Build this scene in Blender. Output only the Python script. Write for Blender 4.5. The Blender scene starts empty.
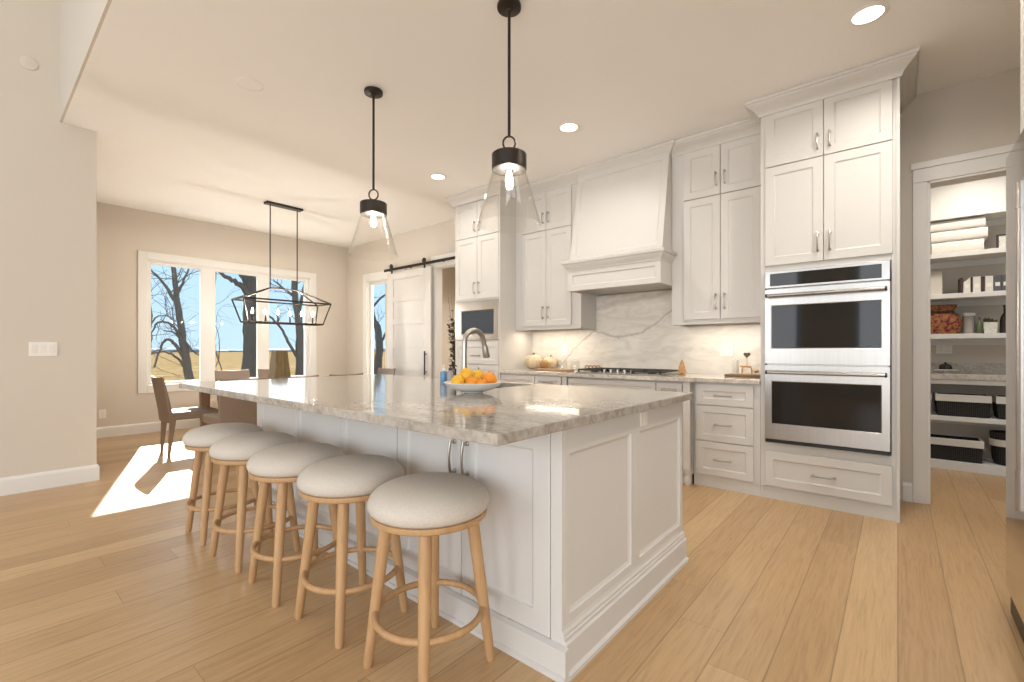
import bpy, bmesh, math, random
from mathutils import Vector, Matrix
R = math.radians
PI = math.pi
random.seed(7)
scene = bpy.context.scene
col = scene.collection

# ------------------------------------------------------------------ camera
cam_data = bpy.data.cameras.new('camera')
cam_data.sensor_width = 36.0
cam_data.lens = 457.4 * 36.0 / 1024.0
cam_data.shift_y = 8.65 / 1024.0
cam_data.clip_start = 0.05
cam_data.clip_end = 2000
cam = bpy.data.objects.new('camera', cam_data)
cam.location = (0, 0, 1.15)
cam.rotation_euler = (R(90), 0, R(40.14))
col.objects.link(cam)
scene.camera = cam

# ------------------------------------------------------------------ exposure
vs = scene.view_settings
vs.view_transform = 'Standard'
vs.look = 'None'
vs.exposure = 0.16
vs.gamma = 1.0
vs.use_curve_mapping = False

# ------------------------------------------------------------------ sky
world = bpy.data.worlds.new('sky')
scene.world = world
world.use_nodes = True
wn = world.node_tree.nodes
wl = world.node_tree.links
wn.clear()
w_out = wn.new('ShaderNodeOutputWorld')
w_bg = wn.new('ShaderNodeBackground')
w_geo = wn.new('ShaderNodeTexCoord')
w_sep = wn.new('ShaderNodeSeparateXYZ')
w_ramp = wn.new('ShaderNodeValToRGB')
w_ramp.color_ramp.elements[0].position = 0.0
w_ramp.color_ramp.elements[0].color = (0.64, 0.85, 1.04, 1)
w_ramp.color_ramp.elements[1].position = 0.45
w_ramp.color_ramp.elements[1].color = (0.42, 0.76, 1.12, 1)
wl.new(w_geo.outputs['Generated'], w_sep.inputs[0])
wl.new(w_sep.outputs['Z'], w_ramp.inputs[0])
wl.new(w_ramp.outputs[0], w_bg.inputs['Color'])
w_bg.inputs['Strength'].default_value = 1.0
wl.new(w_bg.outputs[0], w_out.inputs[0])

# ------------------------------------------------------------------ lights
def sun_light(direction, strength, colour, angle):
    d = bpy.data.lights.new('sun', 'SUN')
    d.energy = strength
    d.color = colour
    d.angle = R(angle)
    o = bpy.data.objects.new('sun', d)
    o.rotation_euler = Vector(direction).to_track_quat('-Z', 'Y').to_euler()
    o.location = (-20, 6, 14)
    col.objects.link(o)

def area_light(name, loc, direction, sx, sy, watts, colour, spread=180):
    d = bpy.data.lights.new(name, 'AREA')
    d.shape = 'RECTANGLE'
    d.size = sx
    d.size_y = sy
    d.energy = watts
    d.color = colour
    d.spread = R(spread)
    o = bpy.data.objects.new(name, d)
    o.location = loc
    o.rotation_euler = Vector(direction).to_track_quat('-Z', 'Y').to_euler()
    col.objects.link(o)
    return o

def disc_light(name, loc, radius, watts, colour, spread=150):
    d = bpy.data.lights.new(name, 'AREA')
    d.shape = 'DISK'
    d.size = radius * 2
    d.energy = watts
    d.color = colour
    d.spread = R(spread)
    o = bpy.data.objects.new(name, d)
    o.location = loc
    col.objects.link(o)
    return o

SUN = Vector((0.9604 * math.cos(R(30.6)), -0.2785 * math.cos(R(30.6)), -math.sin(R(30.6))))
sun_light(SUN, 15, (1.0, 0.95, 0.87), 0.6)
# added fill lamps in the unseen great room; the rear pair imitates window daylight
DAY = (0.95, 0.985, 1.03)
area_light('great_room_window_fill', (-3.3, -5.85, 1.9), (0, 1, 0.10), 2.6, 2.9, 92, DAY)
area_light('great_room_window_fill', (0.6, -5.85, 1.9), (0, 1, 0.10), 2.6, 2.9, 100, DAY)
area_light('great_room_side_fill', (3.02, -2.9, 1.9), (-1, 0.0, 0.10), 3.8, 2.9, 205, DAY)  # fill added to brighten the +X faces; this side wall has no window
# daylight through the dining windows
area_light('dining_window_light', (-8.12, 2.74, 1.5), (1, 0, -0.05), 2.3, 1.6, 14, (1.0, 0.99, 0.98))
WARM = (1.0, 0.94, 0.86)
# recessed lamps (three show in the picture)
DOWN = [(-0.13, 3.313), (-2.167, 3.332), (-3.897, 3.348)]
disc_light('recessed_and_fill_light', (0.42, 2.85, 3.045), 0.07, 36, WARM, 168)  # unseen fill added to brighten the wall beside the pantry
for lx, ly in DOWN:
    disc_light('recessed_and_fill_light', (lx, ly, 3.045), 0.07, 7.5, WARM, 155)
# under-cabinet strips
area_light('under_cabinet_light', (-1.2, 4.36, 1.372), (0, 0.0, -1), 0.62, 0.03, 1.9, (1, 0.88, 0.72))
area_light('under_cabinet_light', (-3.08, 4.36, 1.372), (0, 0.0, -1), 0.75, 0.03, 2.6, (1, 0.88, 0.72))
disc_light('pantry_lamp_light', (0.55, 5.45, 2.95), 0.12, 15, (1, 0.92, 0.82))
disc_light('hallway_lamp_light', (-5.2, 5.7, 2.7), 0.12, 38, (1, 0.94, 0.86))

# ------------------------------------------------------------------ materials
def lin(r, g, b):
    f = lambda c: (c / 12.92 if c <= 0.04045 else ((c + 0.055) / 1.055) ** 2.4)
    return (f(r / 255), f(g / 255), f(b / 255), 1)

def nmat(name):
    m = bpy.data.materials.new(name)
    m.use_nodes = True
    nt = m.node_tree
    return m, nt, nt.nodes['Principled BSDF']

def simple(name, c, rough=0.5, metal=0.0, noise=0.04, nscale=6.0, stretch=None, bump=0.0, coat=0.0):
    """a plain surface with a little procedural unevenness"""
    m, nt, b = nmat(name)
    n, l = nt.nodes, nt.links
    tc = n.new('ShaderNodeTexCoord')
    mp = n.new('ShaderNodeMapping')
    if stretch:
        mp.inputs['Scale'].default_value = stretch
    l.new(tc.outputs['Object'], mp.inputs[0])
    nz = n.new('ShaderNodeTexNoise')
    nz.inputs['Scale'].default_value = nscale
    nz.inputs['Detail'].default_value = 3
    l.new(mp.outputs[0], nz.inputs['Vector'])
    mx = n.new('ShaderNodeMix')
    mx.data_type = 'RGBA'
    mx.inputs['A'].default_value = tuple(max(0, v * (1 - noise)) for v in c[:3]) + (1,)
    mx.inputs['B'].default_value = tuple(min(1, v * (1 + noise)) for v in c[:3]) + (1,)
    l.new(nz.outputs['Fac'], mx.inputs['Factor'])
    l.new(mx.outputs['Result'], b.inputs['Base Color'])
    b.inputs['Roughness'].default_value = rough
    b.inputs['Metallic'].default_value = metal
    if coat:
        b.inputs['Coat Weight'].default_value = coat
    if bump:
        bp = n.new('ShaderNodeBump')
        bp.inputs['Strength'].default_value = bump
        bp.inputs['Distance'].default_value = 0.002
        l.new(nz.outputs['Fac'], bp.inputs['Height'])
        l.new(bp.outputs[0], b.inputs['Normal'])
    return m

def math_node(nt, op, a, b=None, c=None):
    m = nt.nodes.new('ShaderNodeMath')
    m.operation = op
    for i, v in enumerate((a, b, c)):
        if v is None:
            continue
        if isinstance(v, (int, float)):
            m.inputs[i].default_value = v
        else:
            nt.links.new(v, m.inputs[i])
    return m.outputs[0]

def ramp_node(nt, fac, stops):
    r = nt.nodes.new('ShaderNodeValToRGB')
    e = r.color_ramp.elements
    while len(e) < len(stops):
        e.new(0.5)
    for i, (p, c) in enumerate(stops):
        e[i].position = p
        e[i].color = c if len(c) == 4 else tuple(c) + (1,)
    nt.links.new(fac, r.inputs[0])
    return r.outputs[0]

def oak_floor():
    m, nt, b = nmat('oak_plank_floor')
    n, l = nt.nodes, nt.links
    tc = n.new('ShaderNodeTexCoord')
    sp = n.new('ShaderNodeSeparateXYZ')
    l.new(tc.outputs['Object'], sp.inputs[0])
    W, L = 0.1785, 2.3
    u = math_node(nt, 'DIVIDE', sp.outputs['X'], W)
    iu = math_node(nt, 'FLOOR', u)
    fu = math_node(nt, 'FRACT', u)
    wn1 = n.new('ShaderNodeTexWhiteNoise')
    wn1.noise_dimensions = '1D'
    l.new(iu, wn1.inputs['W'])
    v = math_node(nt, 'ADD', math_node(nt, 'DIVIDE', sp.outputs['Y'], L), math_node(nt, 'MULTIPLY', wn1.outputs['Value'], 7.31))
    iv = math_node(nt, 'FLOOR', v)
    fv = math_node(nt, 'FRACT', v)
    cm = n.new('ShaderNodeCombineXYZ')
    l.new(iu, cm.inputs[0])
    l.new(iv, cm.inputs[1])
    wn2 = n.new('ShaderNodeTexWhiteNoise')
    wn2.noise_dimensions = '2D'
    l.new(cm.outputs[0], wn2.inputs['Vector'])
    # grain: noise drawn out along the board, shifted per board
    ad = n.new('ShaderNodeVectorMath')
    ad.operation = 'MULTIPLY_ADD'
    l.new(cm.outputs[0], ad.inputs[0])
    ad.inputs[1].default_value = (3.7, 11.3, 0)
    l.new(tc.outputs['Object'], ad.inputs[2])
    mp = n.new('ShaderNodeMapping')
    mp.inputs['Scale'].default_value = (26, 1.5, 1)
    l.new(ad.outputs[0], mp.inputs[0])
    g = n.new('ShaderNodeTexNoise')
    g.inputs['Scale'].default_value = 2.0
    g.inputs['Detail'].default_value = 6
    g.inputs['Roughness'].default_value = 0.6
    g.inputs['Distortion'].default_value = 1.2
    l.new(mp.outputs[0], g.inputs['Vector'])
    base = ramp_node(nt, wn2.outputs['Value'], [(0.0, FLOOR_A), (0.5, FLOOR_B), (1.0, FLOOR_C)])
    gr = ramp_node(nt, g.outputs['Fac'], [(0.3, (0.74, 0.70, 0.65)), (0.48, (0.95, 0.94, 0.93)), (0.66, (1.07, 1.07, 1.07))])
    mul = n.new('ShaderNodeMix')
    mul.data_type = 'RGBA'
    mul.blend_type = 'MULTIPLY'
    mul.inputs['Factor'].default_value = 0.75
    l.new(base, mul.inputs['A'])
    l.new(gr, mul.inputs['B'])
    # seams
    e1 = math_node(nt, 'MINIMUM', fu, math_node(nt, 'SUBTRACT', 1.0, fu))
    e1 = math_node(nt, 'MULTIPLY', e1, W)
    e2 = math_node(nt, 'MINIMUM', fv, math_node(nt, 'SUBTRACT', 1.0, fv))
    e2 = math_node(nt, 'MULTIPLY', e2, L * 2.0)
    e = math_node(nt, 'MINIMUM', e1, e2)
    sm = n.new('ShaderNodeMapRange')
    sm.inputs['From Min'].default_value = 0.0008
    sm.inputs['From Max'].default_value = 0.0035
    sm.inputs['To Min'].default_value = 0.6
    sm.inputs['To Max'].default_value = 1.0
    l.new(e, sm.inputs['Value'])
    m2 = n.new('ShaderNodeMix')
    m2.data_type = 'RGBA'
    m2.blend_type = 'MULTIPLY'
    m2.inputs['Factor'].default_value = 1.0
    l.new(mul.outputs['Result'], m2.inputs['A'])
    l.new(sm.outputs[0], m2.inputs['B'])
    l.new(m2.outputs['Result'], b.inputs['Base Color'])
    b.inputs['Roughness'].default_value = 0.33
    b.inputs['Specular IOR Level'].default_value = 0.4
    bp = n.new('ShaderNodeBump')
    bp.inputs['Strength'].default_value = 0.25
    bp.inputs['Distance'].default_value = 0.002
    l.new(sm.outputs[0], bp.inputs['Height'])
    l.new(bp.outputs[0], b.inputs['Normal'])
    return m

def wood(name, a, bcol, scale=(40, 40, 3), rough=0.5):
    m, nt, b = nmat(name)
    n, l = nt.nodes, nt.links
    tc = n.new('ShaderNodeTexCoord')
    mp = n.new('ShaderNodeMapping')
    mp.inputs['Scale'].default_value = scale
    l.new(tc.outputs['Object'], mp.inputs[0])
    g = n.new('ShaderNodeTexNoise')
    g.inputs['Scale'].default_value = 1.0
    g.inputs['Detail'].default_value = 5
    g.inputs['Distortion'].default_value = 0.8
    l.new(mp.outputs[0], g.inputs['Vector'])
    c = ramp_node(nt, g.outputs['Fac'], [(0.3, a), (0.7, bcol)])
    l.new(c, b.inputs['Base Color'])
    b.inputs['Roughness'].default_value = rough
    return m

def marble_counter(name, light, mid, dark, rough=0.08):
    m, nt, b = nmat(name)
    n, l = nt.nodes, nt.links
    tc = n.new('ShaderNodeTexCoord')
    mp = n.new('ShaderNodeMapping')
    mp.inputs['Rotation'].default_value = (0, 0, R(28))
    mp.inputs['Scale'].default_value = (0.7, 2.2, 1.5)
    l.new(tc.outputs['Object'], mp.inputs[0])
    a = n.new('ShaderNodeTexNoise')
    a.inputs['Scale'].default_value = 1.6
    a.inputs['Detail'].default_value = 7
    a.inputs['Roughness'].default_value = 0.62
    a.inputs['Distortion'].default_value = 1.4
    l.new(mp.outputs[0], a.inputs['Vector'])
    s = math_node(nt, 'ABSOLUTE', math_node(nt, 'SUBTRACT', a.outputs['Fac'], 0.5))
    vein = ramp_node(nt, s, [(0.0, dark), (0.012, mid), (0.09, light)])
    f = n.new('ShaderNodeTexNoise')
    f.inputs['Scale'].default_value = 48
    f.inputs['Detail'].default_value = 8
    l.new(tc.outputs['Object'], f.inputs['Vector'])
    sp = ramp_node(nt, f.outputs['Fac'], [(0.36, (0.76, 0.73, 0.69)), (0.60, (1.05, 1.05, 1.05))])
    mul = n.new('ShaderNodeMix')
    mul.data_type = 'RGBA'
    mul.blend_type = 'MULTIPLY'
    mul.inputs['Factor'].default_value = 0.7
    l.new(vein, mul.inputs['A'])
    l.new(sp, mul.inputs['B'])
    l.new(mul.outputs['Result'], b.inputs['Base Color'])
    b.inputs['Roughness'].default_value = rough
    return m

def marble_wall():
    """slab with one long wandering vein, a second high one and faint clouding (object x, z = world metres)"""
    m, nt, b = nmat('marble_backsplash')
    n, l = nt.nodes, nt.links
    tc = n.new('ShaderNodeTexCoord')
    sp = n.new('ShaderNodeSeparateXYZ')
    l.new(tc.outputs['Object'], sp.inputs[0])
    nz = n.new('ShaderNodeTexNoise')
    nz.inputs['Scale'].default_value = 5
    nz.inputs['Detail'].default_value = 6
    nz.inputs['Roughness'].default_value = 0.65
    l.new(tc.outputs['Object'], nz.inputs['Vector'])
    wob = math_node(nt, 'MULTIPLY', math_node(nt, 'SUBTRACT', nz.outputs['Fac'], 0.5), 0.14)
    X0, X1, Z0, Z1 = -3.6, -0.8, 0.8, 2.0
    ux = n.new('ShaderNodeMapRange')
    ux.inputs['From Min'].default_value = X0
    ux.inputs['From Max'].default_value = X1
    l.new(sp.outputs['X'], ux.inputs['Value'])
    def vein(points, width, strength):
        st = [((x - X0) / (X1 - X0), ((z - Z0) / (Z1 - Z0),) * 3) for x, z in points]
        c = ramp_node(nt, ux.outputs[0], st)
        zz = math_node(nt, 'MULTIPLY_ADD', c, Z1 - Z0, Z0)
        d = math_node(nt, 'SUBTRACT', math_node(nt, 'ADD', sp.outputs['Z'], wob), zz)
        d = math_node(nt, 'ABSOLUTE', d)
        mr = n.new('ShaderNodeMapRange')
        mr.inputs['From Min'].default_value = 0.0
        mr.inputs['From Max'].default_value = width
        mr.inputs['To Min'].default_value = strength
        mr.inputs['To Max'].default_value = 0.0
        mr.interpolation_type = 'SMOOTHSTEP'
        l.new(d, mr.inputs['Value'])
        return mr.outputs[0]
    v1 = vein([(-3.1, 0.95), (-2.92, 1.15), (-2.65, 1.36), (-2.40, 1.31), (-2.24, 1.30), (-2.06, 1.34), (-1.75, 1.55), (-1.3, 1.75)], 0.022, 0.55)
    v2 = vein([(-3.0, 1.45), (-2.6, 1.62), (-2.3, 1.66), (-1.92, 1.72), (-1.5, 1.80)], 0.05, 0.28)
    v3 = vein([(-2.6, 1.02), (-2.0, 1.10), (-1.5, 1.16), (-1.1, 1.05), (-0.9, 1.2)], 0.05, 0.16)
    tot = math_node(nt, 'MAXIMUM', math_node(nt, 'MAXIMUM', v1, v2), v3)
    cl = n.new('ShaderNodeTexNoise')
    cl.inputs['Scale'].default_value = 3.2
    cl.inputs['Detail'].default_value = 8
    cl.inputs['Distortion'].default_value = 2.0
    mp = n.new('ShaderNodeMapping')
    mp.inputs['Rotation'].default_value = (0, R(25), 0)
    mp.inputs['Scale'].default_value = (1, 1, 3)
    l.new(tc.outputs['Object'], mp.inputs[0])
    l.new(mp.outputs[0], cl.inputs['Vector'])
    cloud = ramp_node(nt, cl.outputs['Fac'], [(0.35, (0.69, 0.635, 0.555)), (0.52, (0.77, 0.715, 0.635)), (0.7, (0.80, 0.75, 0.675))])
    mx = n.new('ShaderNodeMix')
    mx.data_type = 'RGBA'
    l.new(tot, mx.inputs['Factor'])
    l.new(cloud, mx.inputs['A'])
    mx.inputs['B'].default_value = (0.30, 0.27, 0.24, 1)
    l.new(mx.outputs['Result'], b.inputs['Base Color'])
    b.inputs['Roughness'].default_value = 0.22
    return m

def clear_glass(name, tint=(1, 1, 1), gloss=0.08, rim=0.5):
    m = bpy.data.materials.new(name)
    m.use_nodes = True
    nt = m.node_tree
    n, l = nt.nodes, nt.links
    n.clear()
    out = n.new('ShaderNodeOutputMaterial')
    tr = n.new('ShaderNodeBsdfTransparent')
    tr.inputs['Color'].default_value = tuple(tint) + (1,)
    gl = n.new('ShaderNodeBsdfGlossy')
    gl.inputs['Roughness'].default_value = 0.02
    mx = n.new('ShaderNodeMixShader')
    lw = n.new('ShaderNodeLayerWeight')
    lw.inputs['Blend'].default_value = 0.35
    f = math_node(nt, 'MULTIPLY_ADD', math_node(nt, 'POWER', lw.outputs['Facing'], 3.0), rim, gloss)
    l.new(f, mx.inputs[0])
    l.new(tr.outputs[0], mx.inputs[1])
    l.new(gl.outputs[0], mx.inputs[2])
    l.new(mx.outputs[0], out.inputs[0])
    return m

def emitter(name, c, s):
    m = bpy.data.materials.new(name)
    m.use_nodes = True
    nt = m.node_tree
    nt.nodes.clear()
    o = nt.nodes.new('ShaderNodeOutputMaterial')
    e = nt.nodes.new('ShaderNodeEmission')
    e.inputs['Color'].default_value = tuple(c) + (1,)
    e.inputs['Strength'].default_value = s
    nt.links.new(e.outputs[0], o.inputs[0])
    return m

def patterned(name, cols, scale, rough=0.6, kind='noise'):
    m, nt, b = nmat(name)
    n, l = nt.nodes, nt.links
    tc = n.new('ShaderNodeTexCoord')
    if kind == 'voronoi':
        t = n.new('ShaderNodeTexVoronoi')
        t.inputs['Scale'].default_value = scale
        f = n.new('ShaderNodeSeparateColor')
        l.new(tc.outputs['Object'], t.inputs['Vector'])
        l.new(t.outputs['Color'], f.inputs[0])
        fac = f.outputs[0]
    else:
        t = n.new('ShaderNodeTexNoise')
        t.inputs['Scale'].default_value = scale
        t.inputs['Detail'].default_value = 4
        l.new(tc.outputs['Object'], t.inputs['Vector'])
        fac = t.outputs['Fac']
    k = len(cols)
    c = ramp_node(nt, fac, [(0.25 + 0.5 * i / max(1, k - 1), cc) for i, cc in enumerate(cols)])
    l.new(c, b.inputs['Base Color'])
    b.inputs['Roughness'].default_value = rough
    return m

def weave(name, a, bcol, sx, sz):
    m, nt, b = nmat(name)
    n, l = nt.nodes, nt.links
    tc = n.new('ShaderNodeTexCoord')
    w1 = n.new('ShaderNodeTexWave')
    w1.bands_direction = 'X'
    w1.inputs['Scale'].default_value = sx
    w2 = n.new('ShaderNodeTexWave')
    w2.bands_direction = 'Z'
    w2.inputs['Scale'].default_value = sz
    l.new(tc.outputs['Object'], w1.inputs['Vector'])
    l.new(tc.outputs['Object'], w2.inputs['Vector'])
    f = math_node(nt, 'MULTIPLY', w1.outputs['Fac'], w2.outputs['Fac'])
    c = ramp_node(nt, f, [(0.0, a), (0.8, bcol)])
    l.new(c, b.inputs['Base Color'])
    b.inputs['Roughness'].default_value = 0.75
    bp = n.new('ShaderNodeBump')
    bp.inputs['Distance'].default_value = 0.003
    l.new(f, bp.inputs['Height'])
    l.new(bp.outputs[0], b.inputs['Normal'])
    return m

FLOOR_A = (0.470, 0.302, 0.152, 1)
FLOOR_B = (0.525, 0.345, 0.178, 1)
FLOOR_C = (0.595, 0.410, 0.222, 1)
M = {}
M['wall'] = simple('greige_wall_paint', (0.63, 0.57, 0.49), 0.75, nscale=2, noise=0.015)
M['ceiling'] = simple('cream_ceiling_paint', (0.92, 0.905, 0.88), 0.85, nscale=2, noise=0.015)
M['trim'] = simple('white_trim_paint', (0.76, 0.74, 0.70), 0.45, noise=0.01)
M['cabinet'] = simple('white_cabinet_lacquer', (0.64, 0.612, 0.57), 0.45, noise=0.012)
M['island'] = simple('soft_white_island_lacquer', (0.66, 0.635, 0.60), 0.42, noise=0.012)
M['floor'] = oak_floor()
M['counter'] = marble_counter('grey_cream_quartzite', (0.46, 0.42, 0.37), (0.39, 0.35, 0.30), (0.29, 0.255, 0.22))
M['counter_back'] = marble_counter('pale_back_counter_stone', (0.66, 0.615, 0.55), (0.58, 0.53, 0.47), (0.46, 0.41, 0.36))
M['backsplash'] = marble_wall()
M['nickel'] = simple('brushed_nickel', (0.46, 0.43, 0.39), 0.3, 1.0, nscale=30)
M['steel'] = simple('brushed_stainless_steel', (0.44, 0.415, 0.385), 0.30, 1.0, noise=0.10, nscale=4, stretch=(14, 14, 0.3))
M['fridge_steel'] = simple('satin_stainless_steel', (0.58, 0.55, 0.51), 0.08, 1.0, noise=0.04, nscale=3)
M['oven_glass'] = simple('black_oven_glass', (0.020, 0.017, 0.015), 0.04, 0.0, noise=0.0)
M['oven_glass'].node_tree.nodes['Principled BSDF'].inputs['Specular IOR Level'].default_value = 0.28
M['black'] = simple('black_enamel', (0.012, 0.011, 0.010), 0.4)
M['iron'] = simple('cast_iron', (0.035, 0.032, 0.030), 0.6, nscale=60, bump=0.3)
M['bronze'] = simple('dark_bronze_metal', (0.045, 0.036, 0.030), 0.38, 0.75, noise=0.15, nscale=20)
M['bronze_inner'] = simple('dark_inner_socket', (0.016, 0.013, 0.010), 0.6, 0.0)
M['glass'] = clear_glass('clear_shade_glass', (0.985, 0.98, 0.97), 0.03, 0.95)
M['pane'] = clear_glass('window_glass', (0.97, 0.985, 0.98), 0.007, 0.12)
M['bulb'] = emitter('glowing_bulb', (1.0, 0.93, 0.84), 330)
M['candle_bulb'] = emitter('glowing_candle_bulb', (1.0, 0.93, 0.84), 1400)
M['downlight'] = emitter('downlight_lens', (1.0, 0.93, 0.80), 6)
M['stool_wood'] = wood('pale_oak_stool', (0.44, 0.255, 0.115, 1), (0.54, 0.33, 0.16, 1), (30, 30, 4))
M['linen'] = simple('oatmeal_linen', (0.60, 0.54, 0.465), 0.9, noise=0.22, nscale=260, bump=0.4)
M['leather'] = simple('taupe_leather', (0.215, 0.155, 0.112), 0.55, noise=0.08, nscale=30)
M['table'] = wood('brown_table_wood', (0.16, 0.10, 0.06, 1), (0.26, 0.17, 0.10, 1))
M['vase'] = wood('olive_brown_wood', (0.14, 0.10, 0.045, 1), (0.25, 0.18, 0.08, 1), (50, 50, 6))
M['white'] = simple('white_glazed_ceramic', (0.82, 0.80, 0.76), 0.15)
M['plastic'] = simple('white_plastic', (0.84, 0.81, 0.76), 0.4)
M['linenwhite'] = simple('folded_white_linen', (0.80, 0.76, 0.70), 0.9, noise=0.05, nscale=40)
M['orange'] = simple('orange_peel', (0.72, 0.25, 0.012), 0.42, noise=0.1, nscale=60, bump=0.3)
M['lemon'] = simple('lemon_peel', (0.72, 0.40, 0.02), 0.40, noise=0.1, nscale=50, bump=0.3)
M['leafgreen'] = simple('green_stem', (0.12, 0.16, 0.04), 0.6)
M['bluebottle'] = simple('blue_soap_bottle', (0.13, 0.28, 0.48), 0.15)
M['greybottle'] = simple('smoky_soap_bottle', (0.34, 0.31, 0.30), 0.12)
M['board'] = wood('brown_board_wood', (0.30, 0.16, 0.07, 1), (0.45, 0.26, 0.12, 1), (6, 60, 60))
M['darkboard'] = wood('walnut_board_wood', (0.12, 0.07, 0.03, 1), (0.22, 0.13, 0.06, 1), (6, 60, 60))
M['amber'] = wood('amber_wood', (0.38, 0.19, 0.07, 1), (0.55, 0.31, 0.13, 1), (20, 20, 60))
M['gourd'] = simple('cream_gourd_skin', (0.58, 0.46, 0.30), 0.55, noise=0.12, nscale=12)
M['tan'] = weave('tan_wicker', (0.30, 0.15, 0.05, 1), (0.60, 0.36, 0.15, 1), 30, 40)
M['jarglass'] = clear_glass('jar_glass', (0.985, 0.985, 0.975), 0.05, 0.3)
M['brass'] = simple('aged_brass', (0.60, 0.38, 0.13), 0.35, 0.8)
M['candle'] = simple('white_candle_wax', (0.84, 0.79, 0.70), 0.5)
M['basket'] = weave('black_wicker', (0.008, 0.007, 0.006, 1), (0.045, 0.038, 0.034, 1), 22, 26)
M['basket_liner'] = simple('white_basket_liner', (0.72, 0.68, 0.62), 0.8)
M['bag'] = patterned('red_patterned_fabric', [(0.05, 0.006, 0.008, 1), (0.16, 0.018, 0.016, 1), (0.36, 0.16, 0.05, 1), (0.05, 0.008, 0.012, 1)], 34, 0.8)
M['floralbox'] = patterned('pale_printed_tin', [(0.62, 0.62, 0.54, 1), (0.72, 0.70, 0.62, 1), (0.40, 0.42, 0.34, 1)], 40, 0.5)
M['darkbinder'] = simple('dark_brown_binder', (0.045, 0.03, 0.026), 0.5)
M['greybinder'] = simple('slate_grey_binder', (0.10, 0.095, 0.105), 0.5)
M['lightbinder'] = simple('cream_binder', (0.72, 0.67, 0.60), 0.6)
M['darkbottle'] = simple('dark_brown_bottle', (0.035, 0.024, 0.02), 0.2)
M['greenglass'] = simple('green_bottle_glass', (0.10, 0.12, 0.06), 0.15)
M['leaf'] = patterned('dark_leaves', [(0.05, 0.045, 0.02, 1), (0.10, 0.085, 0.045, 1), (0.18, 0.15, 0.09, 1)], 8, 0.6)
M['twig'] = simple('brown_twig', (0.16, 0.11, 0.07), 0.8)
M['pot'] = simple('grey_clay_pot', (0.40, 0.36, 0.32), 0.7)
M['screen'] = simple('reflection_tinted_screen', (0.05, 0.065, 0.085), 0.03, noise=0)  # blue-grey base colour stands in for reflected sky and trees
M['bark'] = simple('hazed_tree_bark', (0.105, 0.095, 0.088), 0.9, noise=0.35, nscale=8, stretch=(3, 3, 0.6))  # bark colour lightened to include distance haze
M['treeline'] = simple('haze_tinted_trees', (0.36, 0.42, 0.47), 1.0, noise=0.3, nscale=0.15)  # blue haze of distance put into the tree colour
def dry_grass():
    m, nt, b = nmat('dry_prairie_grass')
    n, l = nt.nodes, nt.links
    tc = n.new('ShaderNodeTexCoord')
    a = n.new('ShaderNodeTexNoise')
    a.inputs['Scale'].default_value = 0.9
    a.inputs['Detail'].default_value = 12
    a.inputs['Roughness'].default_value = 0.7
    l.new(tc.outputs['Object'], a.inputs['Vector'])
    c = ramp_node(nt, a.outputs['Fac'], [(0.34, (0.15, 0.095, 0.045, 1)), (0.5, (0.25, 0.170, 0.085, 1)), (0.66, (0.33, 0.235, 0.13, 1))])
    l.new(c, b.inputs['Base Color'])
    b.inputs['Roughness'].default_value = 1.0
    b.inputs['Specular IOR Level'].default_value = 0.0
    return m
M['grass'] = dry_grass()

# ------------------------------------------------------------------ mesh helpers
def origin_of(o):
    v = Vector((0, 0, 0))
    while o is not None:
        v += o.location
        o = o.parent
    return v

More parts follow.
